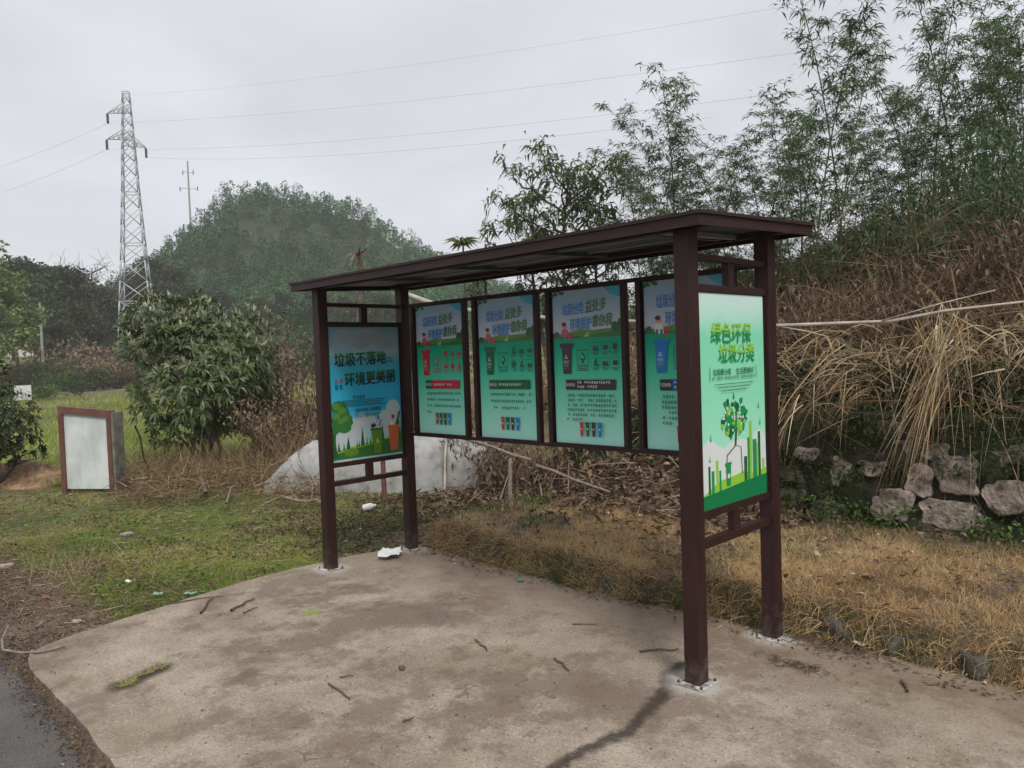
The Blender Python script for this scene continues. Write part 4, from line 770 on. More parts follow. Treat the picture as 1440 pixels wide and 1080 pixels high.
# ---- broadleaf sapling behind the roof, and smaller plants
def sapling(name, P, H, spread, nl, leaf, label, cat, limbs=6, mat='leaf_sapling', ll=(.11, .21), lw=(.03, .05), low=.25, grp=None, bark='bark_dark'):
    root = empty(name, P); b_ = Geo(); f_ = Geo(); tips = []
    s = np.linspace(0, 1, 7); st = np.stack([.06 * H * np.sin(s * 3 + P[0]), .04 * H * np.sin(s * 4 + 1), H * .9 * s], 1); b_.add(*tube(st, .012 * H * (1 - .75 * s) + .002, 6))
    for q in range(limbs):
        f = low + (1 - low) * q / limbs; az = q * 2.4 + rng.uniform(-.4, .4); B = np.array([np.interp(f, s, st[:, e_]) for e_ in range(3)]); ln = spread * rng.uniform(.6, 1.1) * (1.15 - .6 * f)
        E_ = B + np.array([math.cos(az) * ln, math.sin(az) * ln, ln * rng.uniform(.4, 1.1)]); pb = wiggle(B, E_, 6, .03 * ln); b_.add(*tube(pb, np.linspace(.006 * H, .0015 * H, 6) + .001, 5, cap=False))
        for w_ in (.45, .6, .75, .88, 1.0):
            base = np.array([np.interp(w_, np.linspace(0, 1, 6), pb[:, e_]) for e_ in range(3)])
            for e2 in range(2):
                t2 = base + rng.normal(size=3) * .16 * spread + [0, 0, .06 * spread]; b_.add(*tube(np.stack([base, (base + t2) / 2 + .01, t2]), .003, 4)); tips.append(t2)
    for q in range(5): tips.append(st[-1] + rng.normal(size=3) * [.12, .12, .1] * spread + [0, 0, .05 * H])
    tips = np.array(tips); per = max(3, nl // len(tips)); P_ = np.repeat(tips, per, 0) + rng.normal(size=(len(tips) * per, 3)) * .05 * spread; n = len(P_)
    D = nrm(rng.normal(size=(n, 3)) * [1, 1, .45] + [0, 0, .05]); f_.add(*leaves(P_, D, rng.uniform(*ll, n), rng.uniform(*lw, n), .2, .45, np.clip(rng.normal(.45, .25, n), 0, 1)))
    b_.build('trunk', bark, root, True); f_.build('crown', mat, root); return tag(root, label, cat, grp)
P = on_ground(808, 12.0); sapling('broadleaf_tree', P, 1.6 + (500 - 238) / F_PX * 12 - P[2], 1.2, 2200, .15, 'small broadleaf tree with drooping leaf clusters behind the middle of the shelter roof', 'tree', 16, low=.45)
P = on_ground(770, 12.6); sapling('broadleaf_tree', P, 1.6 + (500 - 265) / F_PX * 12.6 - P[2], .7, 1300, .15, 'lower bushy sapling at the left foot of the small broadleaf tree', 'tree', 8)
P = on_ground(850, 12.3); sapling('broadleaf_tree', P, 1.6 + (500 - 262) / F_PX * 12.3 - P[2], .6, 1100, .15, 'lower bushy sapling at the right foot of the small broadleaf tree', 'tree', 8)
P = on_ground(705, 12.6); sapling('broadleaf_tree', P, 1.6 + (500 - 312) / F_PX * 12.6 - P[2], .5, 600, .15, 'short yellowish sapling just above the shelter roof beside the rosette plant', 'tree', 7)
P = on_ground(655, 12.4); root = empty('rosette_plant', P); H = 1.6 + (503 - 345) / F_PX * 12.4 - P[2]; b_ = Geo(); f_ = Geo(); st = wiggle((0, 0, 0), (0.03, 0, H), 5, .02); b_.add(*tube(st, .015, 6)); n = 46
az = rng.uniform(0, 6.283, n); D = np.stack([np.cos(az), np.sin(az), rng.uniform(-.1, .7, n)], 1); f_.add(*leaves(np.repeat(st[-1:], n, 0), D, rng.uniform(.22, .38, n), rng.uniform(.05, .075, n), .2, .3, rng.uniform(.5, .95, n)))
b_.build('stem', 'bark_dark', root); f_.build('leaf_rosette', 'leaf_sapling', root); tag(root, 'bright green plant with a star of long leaves above the shelter roof', 'plant')

# ------------------------------------------------------------------ poles, canes and branches
def stick(name, pts, r, mat, label, cat, group=None, sides=8, side=()):
    g = Geo(); g.add(*tube(pts, r, sides, cap=False))
    for sp_ in side: g.add(*tube(sp_[0], sp_[1], 4))
    o = g.build(name, mat, smooth=True); return tag(o, label, cat, group)
p0 = AT(560, 410, 8.3); pA = AT(625, 433, 8.05); p1 = AT(768, 447, 7.55); p2 = AT(888, 452, 7.05); p3 = AT(1095, 458, 6.35); p4 = AT(1250, 452, 6.05); p5 = AT(1330, 437, 5.95); p6 = AT(1470, 421, 5.85)
stick('bamboo_pole', [p0, pA, p1, p2, p3, p4, p5, p6], [.030, .027, .019, .018, .016, .014, .012, .009], 'pale_bamboo', 'long pale dry pole lying level behind the posters and out to the right edge', 'pole', sides=10, side=[(np.array([AT(1100, 460, 6.33), AT(1135, 466, 6.2), AT(1165, 474, 6.1)]), .006), (np.array([AT(1240, 451, 6.05), AT(1330, 425, 5.9), AT(1400, 408, 5.8)]), .005)])
def ground_stick(name, a0, b0, a1, b1, r, mat, label, cat, z0=.05, z1=.05, group=None, amp=.02, n=6):
    P0 = G(a0, b0, z0); P1 = G(a1, b1, z1); pts = wiggle(P0, P1, n, amp); return stick(name, pts, np.linspace(r, r * .6, n), mat, label, cat, group, 7)
stick('dry_cane', wiggle(AT(640, 612, 7.8), AT(748, 647, 7.45), 5, .01), np.linspace(.020, .014, 5), 'dead_wood', 'thick pale cane leaning low behind the two left posters', 'cane')
stick('dry_cane', wiggle(AT(755, 655, 7.5), AT(858, 692, 7.0), 5, .01), np.linspace(.018, .012, 5), 'dead_wood', 'pale cane lying on the dead leaves below the third poster', 'cane')
b0 = G(717, 722, .1); stick('bamboo_stake', [b0, b0 + (AT(723, 640, 7.7) - b0) * np.array([.35, .35, 1])], [.024, .020], 'dead_wood', 'upright grey green stake standing in the grass below the second poster', 'stake')
b0 = G(541, 702, 0.0); stick('wooden_stake', [b0, b0 + np.array([-.01, 0, .62])], [.03, .028], 'sign_brown', 'short reddish upright stake behind the lower rails of the left end board', 'stake')
stick('dry_branch', wiggle(AT(1160, 330, 9), AT(1225, 262, 9.2), 5, .03), .012, 'dead_wood', 'bare pale branch leaning in front of the bamboo foot, nearer the shelter', 'branch')
stick('dry_branch', wiggle(AT(1340, 330, 8.4), AT(1445, 362, 8.0), 5, .03), .012, 'dead_wood', 'bare pale branch sloping down at the right edge below the bamboo', 'branch')

# ------------------------------------------------------------------ white sheeted heap
A, B, Cc, Dd = np.array([-3.98, 1.50]), np.array([-1.92, 2.84]), np.array([-1.50, 3.22]), np.array([-3.7, 2.9])
def hump(nu, nv, a, b, c, d, h, flat, seed, end0=.12, end1=.10):
    U, Vv = np.meshgrid(np.linspace(0, 1, nu), np.linspace(0, 1, nv), indexing='ij')
    P = (a[None, None] * (1 - Vv[..., None]) + d[None, None] * Vv[..., None]) * (1 - U[..., None]) + (b[None, None] * (1 - Vv[..., None]) + c[None, None] * Vv[..., None]) * U[..., None]
    prof = (np.sin(np.clip(Vv, 0, 1) * math.pi) ** flat) * np.clip(U / end0, 0, 1) ** .45 * np.clip((1 - U) / end1, 0, 1) ** .3
    wr = .17 * (fbm(P[..., 0] * 2.2 + P[..., 1] * 2.0, (P[..., 0] - P[..., 1]) * 1.2, seed) - .5) + .16 * (fbm(P[..., 0] * 5 + Vv * 4, P[..., 1] * 7, seed + 5) - .5)
    Z = h * prof * (1 + wr) - .06 * (1 - np.clip(prof * 8, 0, 1)); P = P + (wr * .6)[..., None] * np.array([.6, -.8])
    V = np.concatenate([P, Z[..., None]], -1).reshape(-1, 3); i, j = np.meshgrid(np.arange(nu - 1), np.arange(nv - 1), indexing='ij'); a0 = (i * nv + j).ravel(); return V, np.stack([a0, a0 + nv, a0 + nv + 1, a0 + 1], 1)
noisy('sheet_white', (0.10, 0.092, 0.08), (0.27, 0.268, 0.26), 4.5, 0.55, bump=0.8, bscale=7, lo=.28, hi=.52, c3=(0.36, 0.362, 0.355))
noisy('sheet_grey', (0.20, 0.195, 0.19), (0.36, 0.35, 0.345), 4.0, 0.5, bump=0.25, bscale=11)
tp = empty('covered_heap', (0, 0, 0)); tag(tp, 'long low heap under a wrinkled white plastic sheet behind the left end board', 'covered heap')
V, Q = hump(60, 44, A, B, np.array([-2.35, 3.5]), Dd, .68, .34, 4, .16, .02); np_obj('white_sheet', V, Q, 'sheet_white', parent=tp, smooth=True)
V, Q = hump(24, 30, B + [.015, .01], Cc, np.array([-1.9, 3.8]), np.array([-2.4, 3.45]), .66, .28, 9, .02, .10); np_obj('grey_end_sheet', V, Q, 'sheet_grey', parent=tp, smooth=True)
hp = np.array([[*(B + [.03, -.01]), 0], [*(B + [.02, .02]), .4], [*(B + [-.03, .10]), .64], [*(B + [-.15, .4]), .73]]); g = Geo(); g.add(*tube(hp, .016, 6)); g.build('hoop', 'pale_bamboo', tp, True)

# ------------------------------------------------------------------ old notice board, soil mound, brush
P0 = G(87, 690, 0); P1 = G(160, 690, 0); P1 = P0 + (P1 - P0) * 1.0; dx = (P1 - P0); wS = np.linalg.norm(dx); ang = math.atan2(dx[1], dx[0])
sb = empty('notice_board', (P0[0], P0[1], 0)); sb.rotation_euler.z = ang; tag(sb, 'weathered blank white notice board with a brown frame standing in the grass', 'notice board')
hS = 1.14
bm = bmesh.new()
def slopebox(bm, x0, x1, y0, y1, z0, zt0, zt1):
    vs = [bm.verts.new(v) for v in ((x0, y0, z0), (x0, y1, z0), (x1, y0, z0), (x1, y1, z0), (x0, y0, zt0), (x0, y1, zt0), (x1, y0, zt1), (x1, y1, zt1))]
    for f in ((0, 1, 3, 2), (4, 6, 7, 5), (0, 2, 6, 4), (1, 5, 7, 3), (0, 4, 5, 1), (2, 3, 7, 6)): bm.faces.new([vs[i_] for i_ in f])
slopebox(bm, 0.065, wS - .065, .03, .075, 0.02, hS - .09, hS - .15); bm_obj('panel', bm, 'sign_white', sb)
for x0, x1, zt0, zt1 in ((0, .064, hS, hS - .005), (wS - .064, wS, hS - .068, hS - .073)):
    bm = bmesh.new(); slopebox(bm, x0, x1, 0, .09, -.05, zt0, zt1); bm_obj('side_post', bm, 'sign_brown', sb)
bm = bmesh.new()
vs = [bm.verts.new(v) for v in ((.065, .004, hS - .10), (.065, .086, hS - .10), (wS - .065, .004, hS - .165), (wS - .065, .086, hS - .165), (.065, .004, hS - .006), (.065, .086, hS - .006), (wS - .065, .004, hS - .068), (wS - .065, .086, hS - .068))]
for f in ((0, 1, 3, 2), (4, 6, 7, 5), (0, 2, 6, 4), (1, 5, 7, 3), (0, 4, 5, 1), (2, 3, 7, 6)): bm.faces.new([vs[i_] for i_ in f])
bm_obj('top_rail', bm, 'sign_brown', sb)
boxes('pillar', [(wS + .003, wS + .045, .0, .2, -.05, hS - .09)], 'moss_stone', sb, .01)
ms = G(30, 675, 0); X, Y = np.meshgrid(np.linspace(-1.6, 1.05, 40), np.linspace(-.7, .9, 30), indexing='ij'); Zm = .34 * np.exp(-(X / .95) ** 2 - (Y / .42) ** 2) * (1 + .5 * (fbm(X * 5, Y * 5, 3) - .5)) + .05 * (fbm(X * 14, Y * 14, 6) - .5) - .06 - .25 * sstep(.75, 1, np.maximum(np.abs(X + .27) / 1.32, np.abs(Y - .1) / .8))
rx = np.array([.83, .55]); ry = np.array([-.55, .83]); V = np.concatenate([ms[:2] + X[..., None] * rx + Y[..., None] * ry, (Zm + .0)[..., None]], -1).reshape(-1, 3); i, j = np.meshgrid(np.arange(39), np.arange(29), indexing='ij'); a0 = (i * 30 + j).ravel()
tag(np_obj('soil_mound', V, np.stack([a0, a0 + 30, a0 + 31, a0 + 1], 1), 'soil_red', smooth=True), 'low mound of loose reddish brown soil left of the notice board', 'soil mound')
g = Geo(); Pm = np.array([V[q] for q in rng.choice(len(V), 500)]); g.add(*ribbons(Pm + [0, 0, .01], rvec(500) * [1, 1, .3] + [0, 0, .1], rng.uniform(.08, .25, 500), .008, .3, 2, rng.uniform(0, .8, 500))); 
n = 5200; pa = rng.uniform(165, 470, n); pb = rng.normal(683, 15, n) - 10 * np.exp(-((pa - 330) / 60) ** 2); Pq = np.array([G(a_, min(720, max(652, b_)), 0.0) for a_, b_ in zip(pa, pb)]); Pq[:, 2] = ground(Pq[:, 0], Pq[:, 1]) + rng.random(n) ** 2 * .28
g.add(*ribbons(Pq, rvec(n) * [1, 1, .5] + [0, 0, .15], rng.uniform(.12, .55, n), rng.uniform(.004, .010, n), rng.uniform(-.2, .4, n), 3, np.clip(rng.normal(.35, .25, n), 0, .9)))
n = 700; pa = rng.uniform(190, 440, n); Pq = np.array([G(a_, b_, 0.0) for a_, b_ in zip(pa, rng.uniform(655, 680, n))]); g.add(*ribbons(Pq, rvec(n) * [.5, .5, .3] + [0, 0, .8], rng.uniform(.3, 1.0, n), rng.uniform(.004, .008, n), rng.uniform(0, .4, n), 4, rng.uniform(.1, .7, n)))
tag(g.build('brush_pile', 'straw_bank'), 'tangle of dead twigs and dry stalks between the notice board and the white heap', 'brushwood', kind='stuff')
for (a0_, b0_, a1_, b1_, r_, lb) in [(158, 676, 292, 667, .026, 'straight pale log lying level to the right of the notice board'), (275, 655, 290, 694, .030, 'short thick pale stick end poking out of the brushwood towards the grass'), (290, 672, 372, 660, .018, 'grey branch continuing from the straight log towards the white heap'), (190, 600, 210, 668, .014, 'thin bare stick leaning against the evergreen bush'), (395, 698, 456, 709, .02, 'pale stick lying beside the front left shelter post'), (318, 708, 336, 670, .012, 'thin twig standing at the front of the brushwood'), (420, 632, 440, 702, .010, 'thin pale twig leaning before the white heap')]:
    P0 = G(a0_, max(b0_, 655), .08); P1 = G(a1_, b1_, .04)
    if b0_ < 640: P0 = AT(a0_, b0_, 9.6); P1 = G(a1_, b1_, .05)
    stick('fallen_branch', wiggle(P0, P1, 6, .02), np.linspace(r_, r_ * .7, 6), 'dead_wood', lb, 'branch')

# ------------------------------------------------------------------ evergreen bush with big leaves, side bushes
def big_bush(name, P, rx_, rz_, zc, nros, label, leaf=(.11, .20), lw=(.032, .050), mat='leaf_loquat', lob=9, cat='bush', per=10, squash=1.0):
    root = empty(name, P); b_ = Geo(); f_ = Geo()
    C_ = [(0, 0, zc, 1.0), (0, 0, zc + .1, .95), (0, 0, zc, .98)] + [(rx_ * .62 * math.cos(q * 2.4 + .5), rx_ * .62 * math.sin(q * 2.4 + .5), zc + rz_ * .62 * math.sin(q * 1.9), rng.uniform(.40, .6)) for q in range(lob)]
    tips = []
    while len(tips) < nros:
        c = C_[rng.integers(0, len(C_))]; d = rvec(1)[0]; rr = c[3] * rng.uniform(.45, 1.08) ** .6; p_ = np.array([c[0] + d[0] * rx_ * rr * .8, c[1] + d[1] * rx_ * rr * .8, c[2] + d[2] * rz_ * rr * .85])
        if p_[2] < .30 + .12 * rng.random(): continue
        tips.append(p_)
    tips = np.array(tips); ctr = np.array([0, 0, zc]); od = nrm((tips - ctr) / [rx_, rx_, rz_] + [0, 0, .35]); n = nros
    Pq = np.repeat(tips, per, 0); O = np.repeat(od, per, 0); T = nrm(np.cross(O, rvec(n * per))); mixk = rng.uniform(.55, 1.3, (n * per, 1)); D = T * mixk + O * rng.uniform(.1, .7, (n * per, 1))
    R = np.clip(rng.normal(.4, .2, n * per), 0, .86); f_.add(*leaves(Pq, D, rng.uniform(*leaf, n * per), rng.uniform(*lw, n * per), .12, .25, R, Nn=O))
    up_ = tips[(od[:, 2] > .25)]; k_ = rng.random(len(up_)) < .75; up_ = np.repeat(up_[k_], 3, 0); n2 = len(up_)
    if mat == 'leaf_loquat': f_.add(*leaves(up_, np.array([0, 0, 1.0]) + rng.normal(size=(n2, 3)) * .35, rng.uniform(.09, .17, n2), rng.uniform(.025, .04, n2), .15, -.05, rng.uniform(.9, 1, n2)))
    for q in range(7):
        E_ = tips[rng.integers(0, n)] * [.7, .7, .85]; b_.add(*tube(wiggle((rng.normal() * .05, rng.normal() * .05, -.05), E_, 6, .05), np.linspace(.035, .008, 6), 6, cap=False))
    for q in range(60):
        E_ = tips[rng.integers(0, n)]; S_ = E_ * [.4, .4, .7]; b_.add(*tube(wiggle(S_, E_, 4, .03), np.linspace(.012, .004, 4), 4))
    b_.build('trunk', 'bark_dark', root, True); f_.build('crown', mat, root); return tag(root, label, cat)
P = on_ground(285, 13.2); big_bush('evergreen_bush', P, 1.33, 1.38, 1.60, 1400, 'large round evergreen bush with long glossy leaves and pale new shoots behind the brushwood')
P = on_ground(-25, 11.0); big_bush('evergreen_bush', P, .75, .95, 1.02, 330, 'dark evergreen bush cut off by the left edge beside the soil mound', (.07, .13), (.025, .045), 'leaf_tree', 6)
def dry_bush(P, H, S_, n, label):
    root = empty('dry_bush', P); b_ = Geo(); f_ = Geo(); tips = []
    for q in range(26):
        az = rng.uniform(0, 6.283); E_ = np.array([math.cos(az) * S_ * rng.uniform(.1, 1), math.sin(az) * S_ * rng.uniform(.1, 1), H * rng.uniform(.5, 1)]); w_ = wiggle((rng.normal() * .1, rng.normal() * .1, 0), E_, 6, .04); b_.add(*tube(w_, np.linspace(.012, .004, 6), 4)); tips += list(w_[2:])
    tips = np.array(tips); P_ = tips[rng.integers(0, len(tips), n)] + rng.normal(size=(n, 3)) * .10; f_.add(*leaves(P_, rvec(n) + [0, 0, -.4], rng.uniform(.05, .12, n), rng.uniform(.02, .045, n), .35, .3))
    b_.build('stems', 'twig_brown', root); f_.build('dead_leaves', 'leaf_brown', root); return tag(root, label, 'dry bush')
dry_bush(on_ground(398, 13.6), 2.45, .55, 900, 'tall bush of dead brown leaves between the evergreen bush and the shelter')
dry_bush(on_ground(372, 12.3), 1.1, .75, 1100, 'low dark bush of dead leaves at the right foot of the evergreen bush')
dry_bush(on_ground(432, 12.6), 1.6, .45, 700, 'withered brown weeds right behind the front left shelter post')
P = on_ground(512, 14.5); root = empty('dead_trunk', P); g = Geo(); H = 1.6 + (508 - 352) / F_PX * 14.5 - P[2]; g.add(*tube(wiggle((0, 0, -.1), (0.0, 0, H), 7, .03), np.linspace(.085, .05, 7), 8)); g.build('stump', 'twig_brown', root, True)
g = Geo(); n = 14; g.add(*ribbons(np.repeat([[0, 0, H * .97]], n, 0), rvec(n) * [1, 1, .3] + [0, 0, .6], rng.uniform(.3, .6, n), .035, rng.uniform(.2, 1.3, n), 5)); g.build('withered_leaf', 'litter', root); tag(root, 'brown dead trunk with withered leaves rising behind the left end of the shelter roof', 'dead trunk')
for a_, t_, H_, S_, n_, lb in [(700, 9.1, .75, .5, 500, 'low dead bush between the grey end of the white heap and the thick cane'), (760, 8.7, .6, .5, 500, 'low dead bush above the cane below the second poster'), (835, 8.3, .6, .5, 450, 'low dead bush on the dead leaves below the third poster'), (665, 9.6, 1.0, .45, 320, 'dead weed standing behind the grey end of the white heap'), (1130, 8.6, .95, .6, 260, 'twiggy dry bush on the bank right beside the shelter roof'), (1200, 8.2, .8, .6, 200, 'twiggy dry bush on the bank under the leaning pale branch'), (1290, 8.0, .85, .7, 260, 'twiggy dry bush in the middle of the brown bank at the right'), (1375, 7.8, .8, .6, 220, 'twiggy dry bush on the bank above the level pole near the right edge'), (1440, 7.6, .8, .6, 220, 'twiggy dry bush on the bank cut off by the right edge')]: dry_bush(on_ground(a_, t_), H_, S_, n_, lb)
g = Geo(); n = 5200; Pq = np.array([on_ground(a_, t_) for a_, t_ in zip(rng.uniform(395, 690, n), rng.uniform(11.5, 17, n))]); g.add(*ribbons(Pq, np.stack([rng.normal(size=n) * .4, rng.normal(size=n) * .4, np.ones(n)], 1), rng.uniform(.4, 1.5, n), rng.uniform(.008, .02, n), rng.uniform(.1, .5, n), 3, np.clip(rng.normal(.5, .25, n), 0, 1)))
tag(g.build('tall_dry_weeds', 'straw_bank'), 'tall dry weeds and reeds beyond the white heap behind the shelter', 'weeds', kind='stuff')

# ------------------------------------------------------------------ turf on the left, soft plants
g = Geo(); n = 240000; pa = rng.uniform(-60, 640, n); pb = 655 + 290 * rng.random(n) ** 1.15
d = FW[None] + RT[None] * ((pa - 720) / F_PX)[:, None] - UP[None] * ((pb - 540) / F_PX)[:, None]; tt = -CAM[2] / d[:, 2]; Pq = CAM + d * tt[:, None]
x, y = Pq[:, 0], Pq[:, 1]; dn = -.40 * sstep(-2.2, -1.0, x) * sstep(.35, .9, y) + fbm(x * 1.7, y * 1.7, 62) * .6 + fbm(x * 6, y * 6, 162) * .42
inpad = (y < 1.1) & (x > np.interp(y, [-2.1, -1.9, -1.32, -.85, -.35, -.1, .2, .6, .95], [.25, .06, -.06, -.16, -.22, -.23, -.2, -.14, -.05]) - .02)
k_ = (~inpad) & (y > -2.0) & ((dn + .22 * greenness(x, y) - .55 * sstep(-1.28, -1.7, y - .02 * x) - .3 * sstep(-1.3, .3, x) * sstep(-.2, .5, y)) + rng.random(n) * .25 > .53) & ~((x > -1) & (y > 1.0))
x, y = x[k_], y[k_]; n = len(x); z = ground(x, y); R = np.clip(rng.normal(.36, .16, n) + (fbm(x * 1.1, y * 1.1, 63) - .5) * 1.5, 0, .9); R = np.where(rng.random(n) < .05, .95, R)
g.add(*ribbons(np.stack([x, y, z - .004], 1), np.stack([rng.normal(size=n), rng.normal(size=n), .35 + rng.random(n) * .9], 1), rng.uniform(.02, .075, n), rng.uniform(.0035, .0075, n), rng.uniform(.1, .6, n), 2, R))
tag(g.build('turf', 'turf'), 'patchy mossy green and yellow turf between the road and the notice board', 'grass', kind='stuff')
g = Geo(); n = 22000; x, y = scatter(n, -8, 0.3, -2.05, 2.6); inpad = (y < 1.1) & (x > np.interp(y, [-2.1, -1.9, -1.32, -.85, -.35, -.1, .2, .6, .95], [.25, .06, -.06, -.16, -.22, -.23, -.2, -.14, -.05])); k_ = (~inpad) & (fbm(x * 2.1, y * 2.1, 64) + .25 * sstep(-2.5, -.2, x) * sstep(-.4, .6, y) + .15 * sstep(-1.0, -1.8, y) > .55); x, y = x[k_], y[k_]; n = len(x)
g.add(*leaves(np.stack([x, y, ground(x, y) + .008], 1), rvec(n) * [1, 1, .35], rng.uniform(.02, .07, n), rng.uniform(.006, .02, n), .3, 0, np.clip(rng.normal(.4, .25, n), 0, 1)))
n = 3000; x, y = scatter(n, -6, 0.2, -1.9, 2.4); inpad = (y < 1.1) & (x > np.interp(y, [-2.1, -1.9, -1.32, -.85, -.35, -.1, .2, .6, .95], [.25, .06, -.06, -.16, -.22, -.23, -.2, -.14, -.05])); x, y = x[~inpad], y[~inpad]; n = len(x)
g.add(*ribbons(np.stack([x, y, ground(x, y) + .012], 1), rvec(n) * [1, 1, .12], rng.uniform(.06, .25, n), rng.uniform(.003, .006, n), 0.05, 2, rng.uniform(.1, 1, n)))
x, y = scatter(900, -.2, 5.5, .72, .98); n = len(x); g.add(*leaves(np.stack([x, y, np.full(n, .008)], 1), rvec(n) * [1, 1, .25], rng.uniform(.015, .055, n), rng.uniform(.006, .02, n), .25, 0, rng.uniform(0, 1, n)))
x, y = scatter(1100, .1, 6.0, -2.05, .8); n = len(x); g.add(*leaves(np.stack([x, y, np.full(n, .005)], 1), rvec(n) * [1, 1, .2], rng.uniform(.006, .022, n) , rng.uniform(.003, .009, n), .25, 0, rng.uniform(0, .9, n)))
c_ = G(1170, 905, 0); n = 420; g.add(*ribbons(np.stack([c_[0] + rng.normal(size=n) * .16, c_[1] + rng.normal(size=n) * .07, np.full(n, .012)], 1), rvec(n) * [1, 1, .2], rng.uniform(.04, .13, n), .004, .1, 2, rng.uniform(.05, .5, n)))
c_ = G(1120, 938, 0); n = 120; g.add(*ribbons(np.stack([c_[0] + rng.normal(size=n) * .10, c_[1] + rng.normal(size=n) * .025, np.full(n, .012)], 1), rvec(n) * [1, 1, .2], rng.uniform(.03, .09, n), .004, .1, 2, rng.uniform(.0, .3, n)))
n = 9000; x, y = scatter(n, -7, .1, -1.9, 2.2); inpad = (y < 1.1) & (x > np.interp(y, [-2.1, -1.9, -1.32, -.85, -.35, -.1, .2, .6, .95], [.25, .06, -.06, -.16, -.22, -.23, -.2, -.14, -.05])); x, y = x[~inpad], y[~inpad]; n = len(x)
g.add(*ribbons(np.stack([x, y, ground(x, y) + .02], 1), rvec(n) * [1, 1, .1], rng.uniform(.03, .16, n), rng.uniform(.0025, .006, n), 0.03, 2, rng.uniform(.3, 1, n)))
n = 9000; x, y = scatter(n, -3.5, .2, -2.1, -.9); inpad = x > np.interp(y, [-2.1, -1.9, -1.32, -.85], [.25, .06, -.06, -.16]); x, y = x[~inpad], y[~inpad]; n = len(x)
g.add(*leaves(np.stack([x, y, ground(x, y) + .006], 1), rvec(n) * [1, 1, .4], rng.uniform(.006, .024, n), rng.uniform(.005, .015, n), .3, 0, np.clip(rng.normal(.3, .28, n), 0, 1)))
n = 5200; x, y = scatter(n, -2.4, -.05, .25, 2.7); k_ = (fbm1(x * 3, y * 3, 303) + .2 * rng.random(n) > .45) & (x < -.02 - .17 * (y < 1)); x, y = x[k_], y[k_]; n = len(x)
g.add(*leaves(np.stack([x, y, ground(x, y) + .012], 1), rvec(n) * [1, 1, .4], rng.uniform(.03, .10, n), rng.uniform(.008, .025, n), .3, 0, np.clip(rng.normal(.42, .26, n), 0, 1)))
n = 160; c_ = G(105, 800, 0); x = c_[0] + rng.normal(size=n) * .25; y = c_[1] + rng.normal(size=n) * .2; g.add(*ribbons(np.stack([x, y, ground(x, y)], 1), np.stack([rng.normal(size=n) * .5, rng.normal(size=n) * .5, np.ones(n)], 1), rng.uniform(.1, .42, n), .004, .2, 3, rng.uniform(.6, 1, n)))
tag(g.build('ground_litter', 'litter'), 'small dead leaves straw and grit scattered on the bare soil and the concrete', 'litter', kind='stuff')
g = Geo(); n = 900; tq = rng.random(n); A_ = G(176, 963, 0); B_ = G(228, 940, 0); Pq = A_ + (B_ - A_) * tq[:, None] + rng.normal(size=(n, 3)) * [.018, .018, 0]; Pq[:, 2] = .002; kk = fbm(Pq[:, 0] * 14, Pq[:, 1] * 14, 3) > .46; Pq = Pq[kk]; n = len(Pq)
g.add(*ribbons(Pq, rvec(n) * [1, 1, .3] + [0, 0, .5], rng.uniform(.012, .035, n), .0035, .3, 2, np.clip(rng.normal(.72, .22, n), 0, 1))); tag(g.build('moss_patch', 'turf'), 'mossy hollow of grass in the concrete pad near its left corner', 'moss', kind='stuff')
g = Geo(); n = 5000; x = rng.uniform(-3, 5, n); yr = -2.135 - .026 * np.clip(x, -1, 4) + rng.normal(size=n) * .045; Pq = np.stack([x, yr, np.full(n, -.008)], 1); g.add(*leaves(Pq, rvec(n) * [1, 1, .3], rng.uniform(.006, .022, n), rng.uniform(.005, .014, n), .3, 0, np.clip(rng.normal(.25, .25, n), 0, 1)))
tag(g.build('road_edge_grit', 'litter'), 'dark grit and crumbs of leaf along the edge of the asphalt road', 'grit', kind='stuff')

# ------------------------------------------------------------------ small loose things one can point at
def twig(a0_, b0_, a1_, b1_, r_, lb, mat='twig_brown', name='twig', z=.008):
    P0 = G(a0_, b0_, z); P1 = G(a1_, b1_, z + .004); pts = wiggle(P0, P1, 5, .045 * np.linalg.norm(P1 - P0)); pts[:, 2] = np.maximum(pts[:, 2] * 0 + r_ + .001 + rng.random(5) * .006, r_); return stick(name, pts, np.linspace(r_, r_ * .6, 5), mat, lb, 'twig', None, 5)
twig(325, 860, 357, 842, .009, 'dark curved twig on the concrete in front of the front left post')
twig(342, 862, 362, 853, .005, 'short thin twig beside the dark curved twig')
twig(462, 961, 494, 982, .006, 'thin bent twig in the middle foreground of the concrete')
twig(478, 952, 497, 949, .005, 'small twig just above the thin bent twig')
twig(668, 900, 684, 913, .006, 'small twig on the concrete in the middle of the pad')
twig(780, 926, 800, 941, .006, 'small dark twig left of the stained crack')
twig(566, 1015, 582, 1008, .005, 'tiny twig at the front of the concrete')
twig(805, 877, 842, 877, .004, 'straight straw lying left of the front right post')
twig(900, 917, 955, 911, .006, 'straight dark stick just left of the front right post')
twig(282, 862, 300, 840, .008, 'forked twig standing at the grassy edge of the pad')
twig(200, 852, 312, 838, .006, 'long thin twig along the grassy edge of the pad')
twig(1268, 958, 1276, 972, .010, 'dark twig lying right of the back right post')
P0 = G(20, 880, .0); pts = np.array([G(12, 880, .05), G(3, 900, .07), G(4, 914, .03), G(30, 918, .012), G(62, 916, .012), G(92, 908, .02)]); stick('vine', pts, .008, 'dead_wood', 'curled bare vine lying over the left corner of the concrete', 'vine', None, 6)
g = Geo(); A_ = G(419, 866, .006); B_ = G(456, 859, .01); g.add(*leaves(A_[None], (B_ - A_)[None], np.linalg.norm(B_ - A_), .05, .15, 0, np.array([.75]))); tag(g.build('leaf', 'leaf_bright'), 'yellow green leaf lying on the concrete near the front left post', 'leaf')
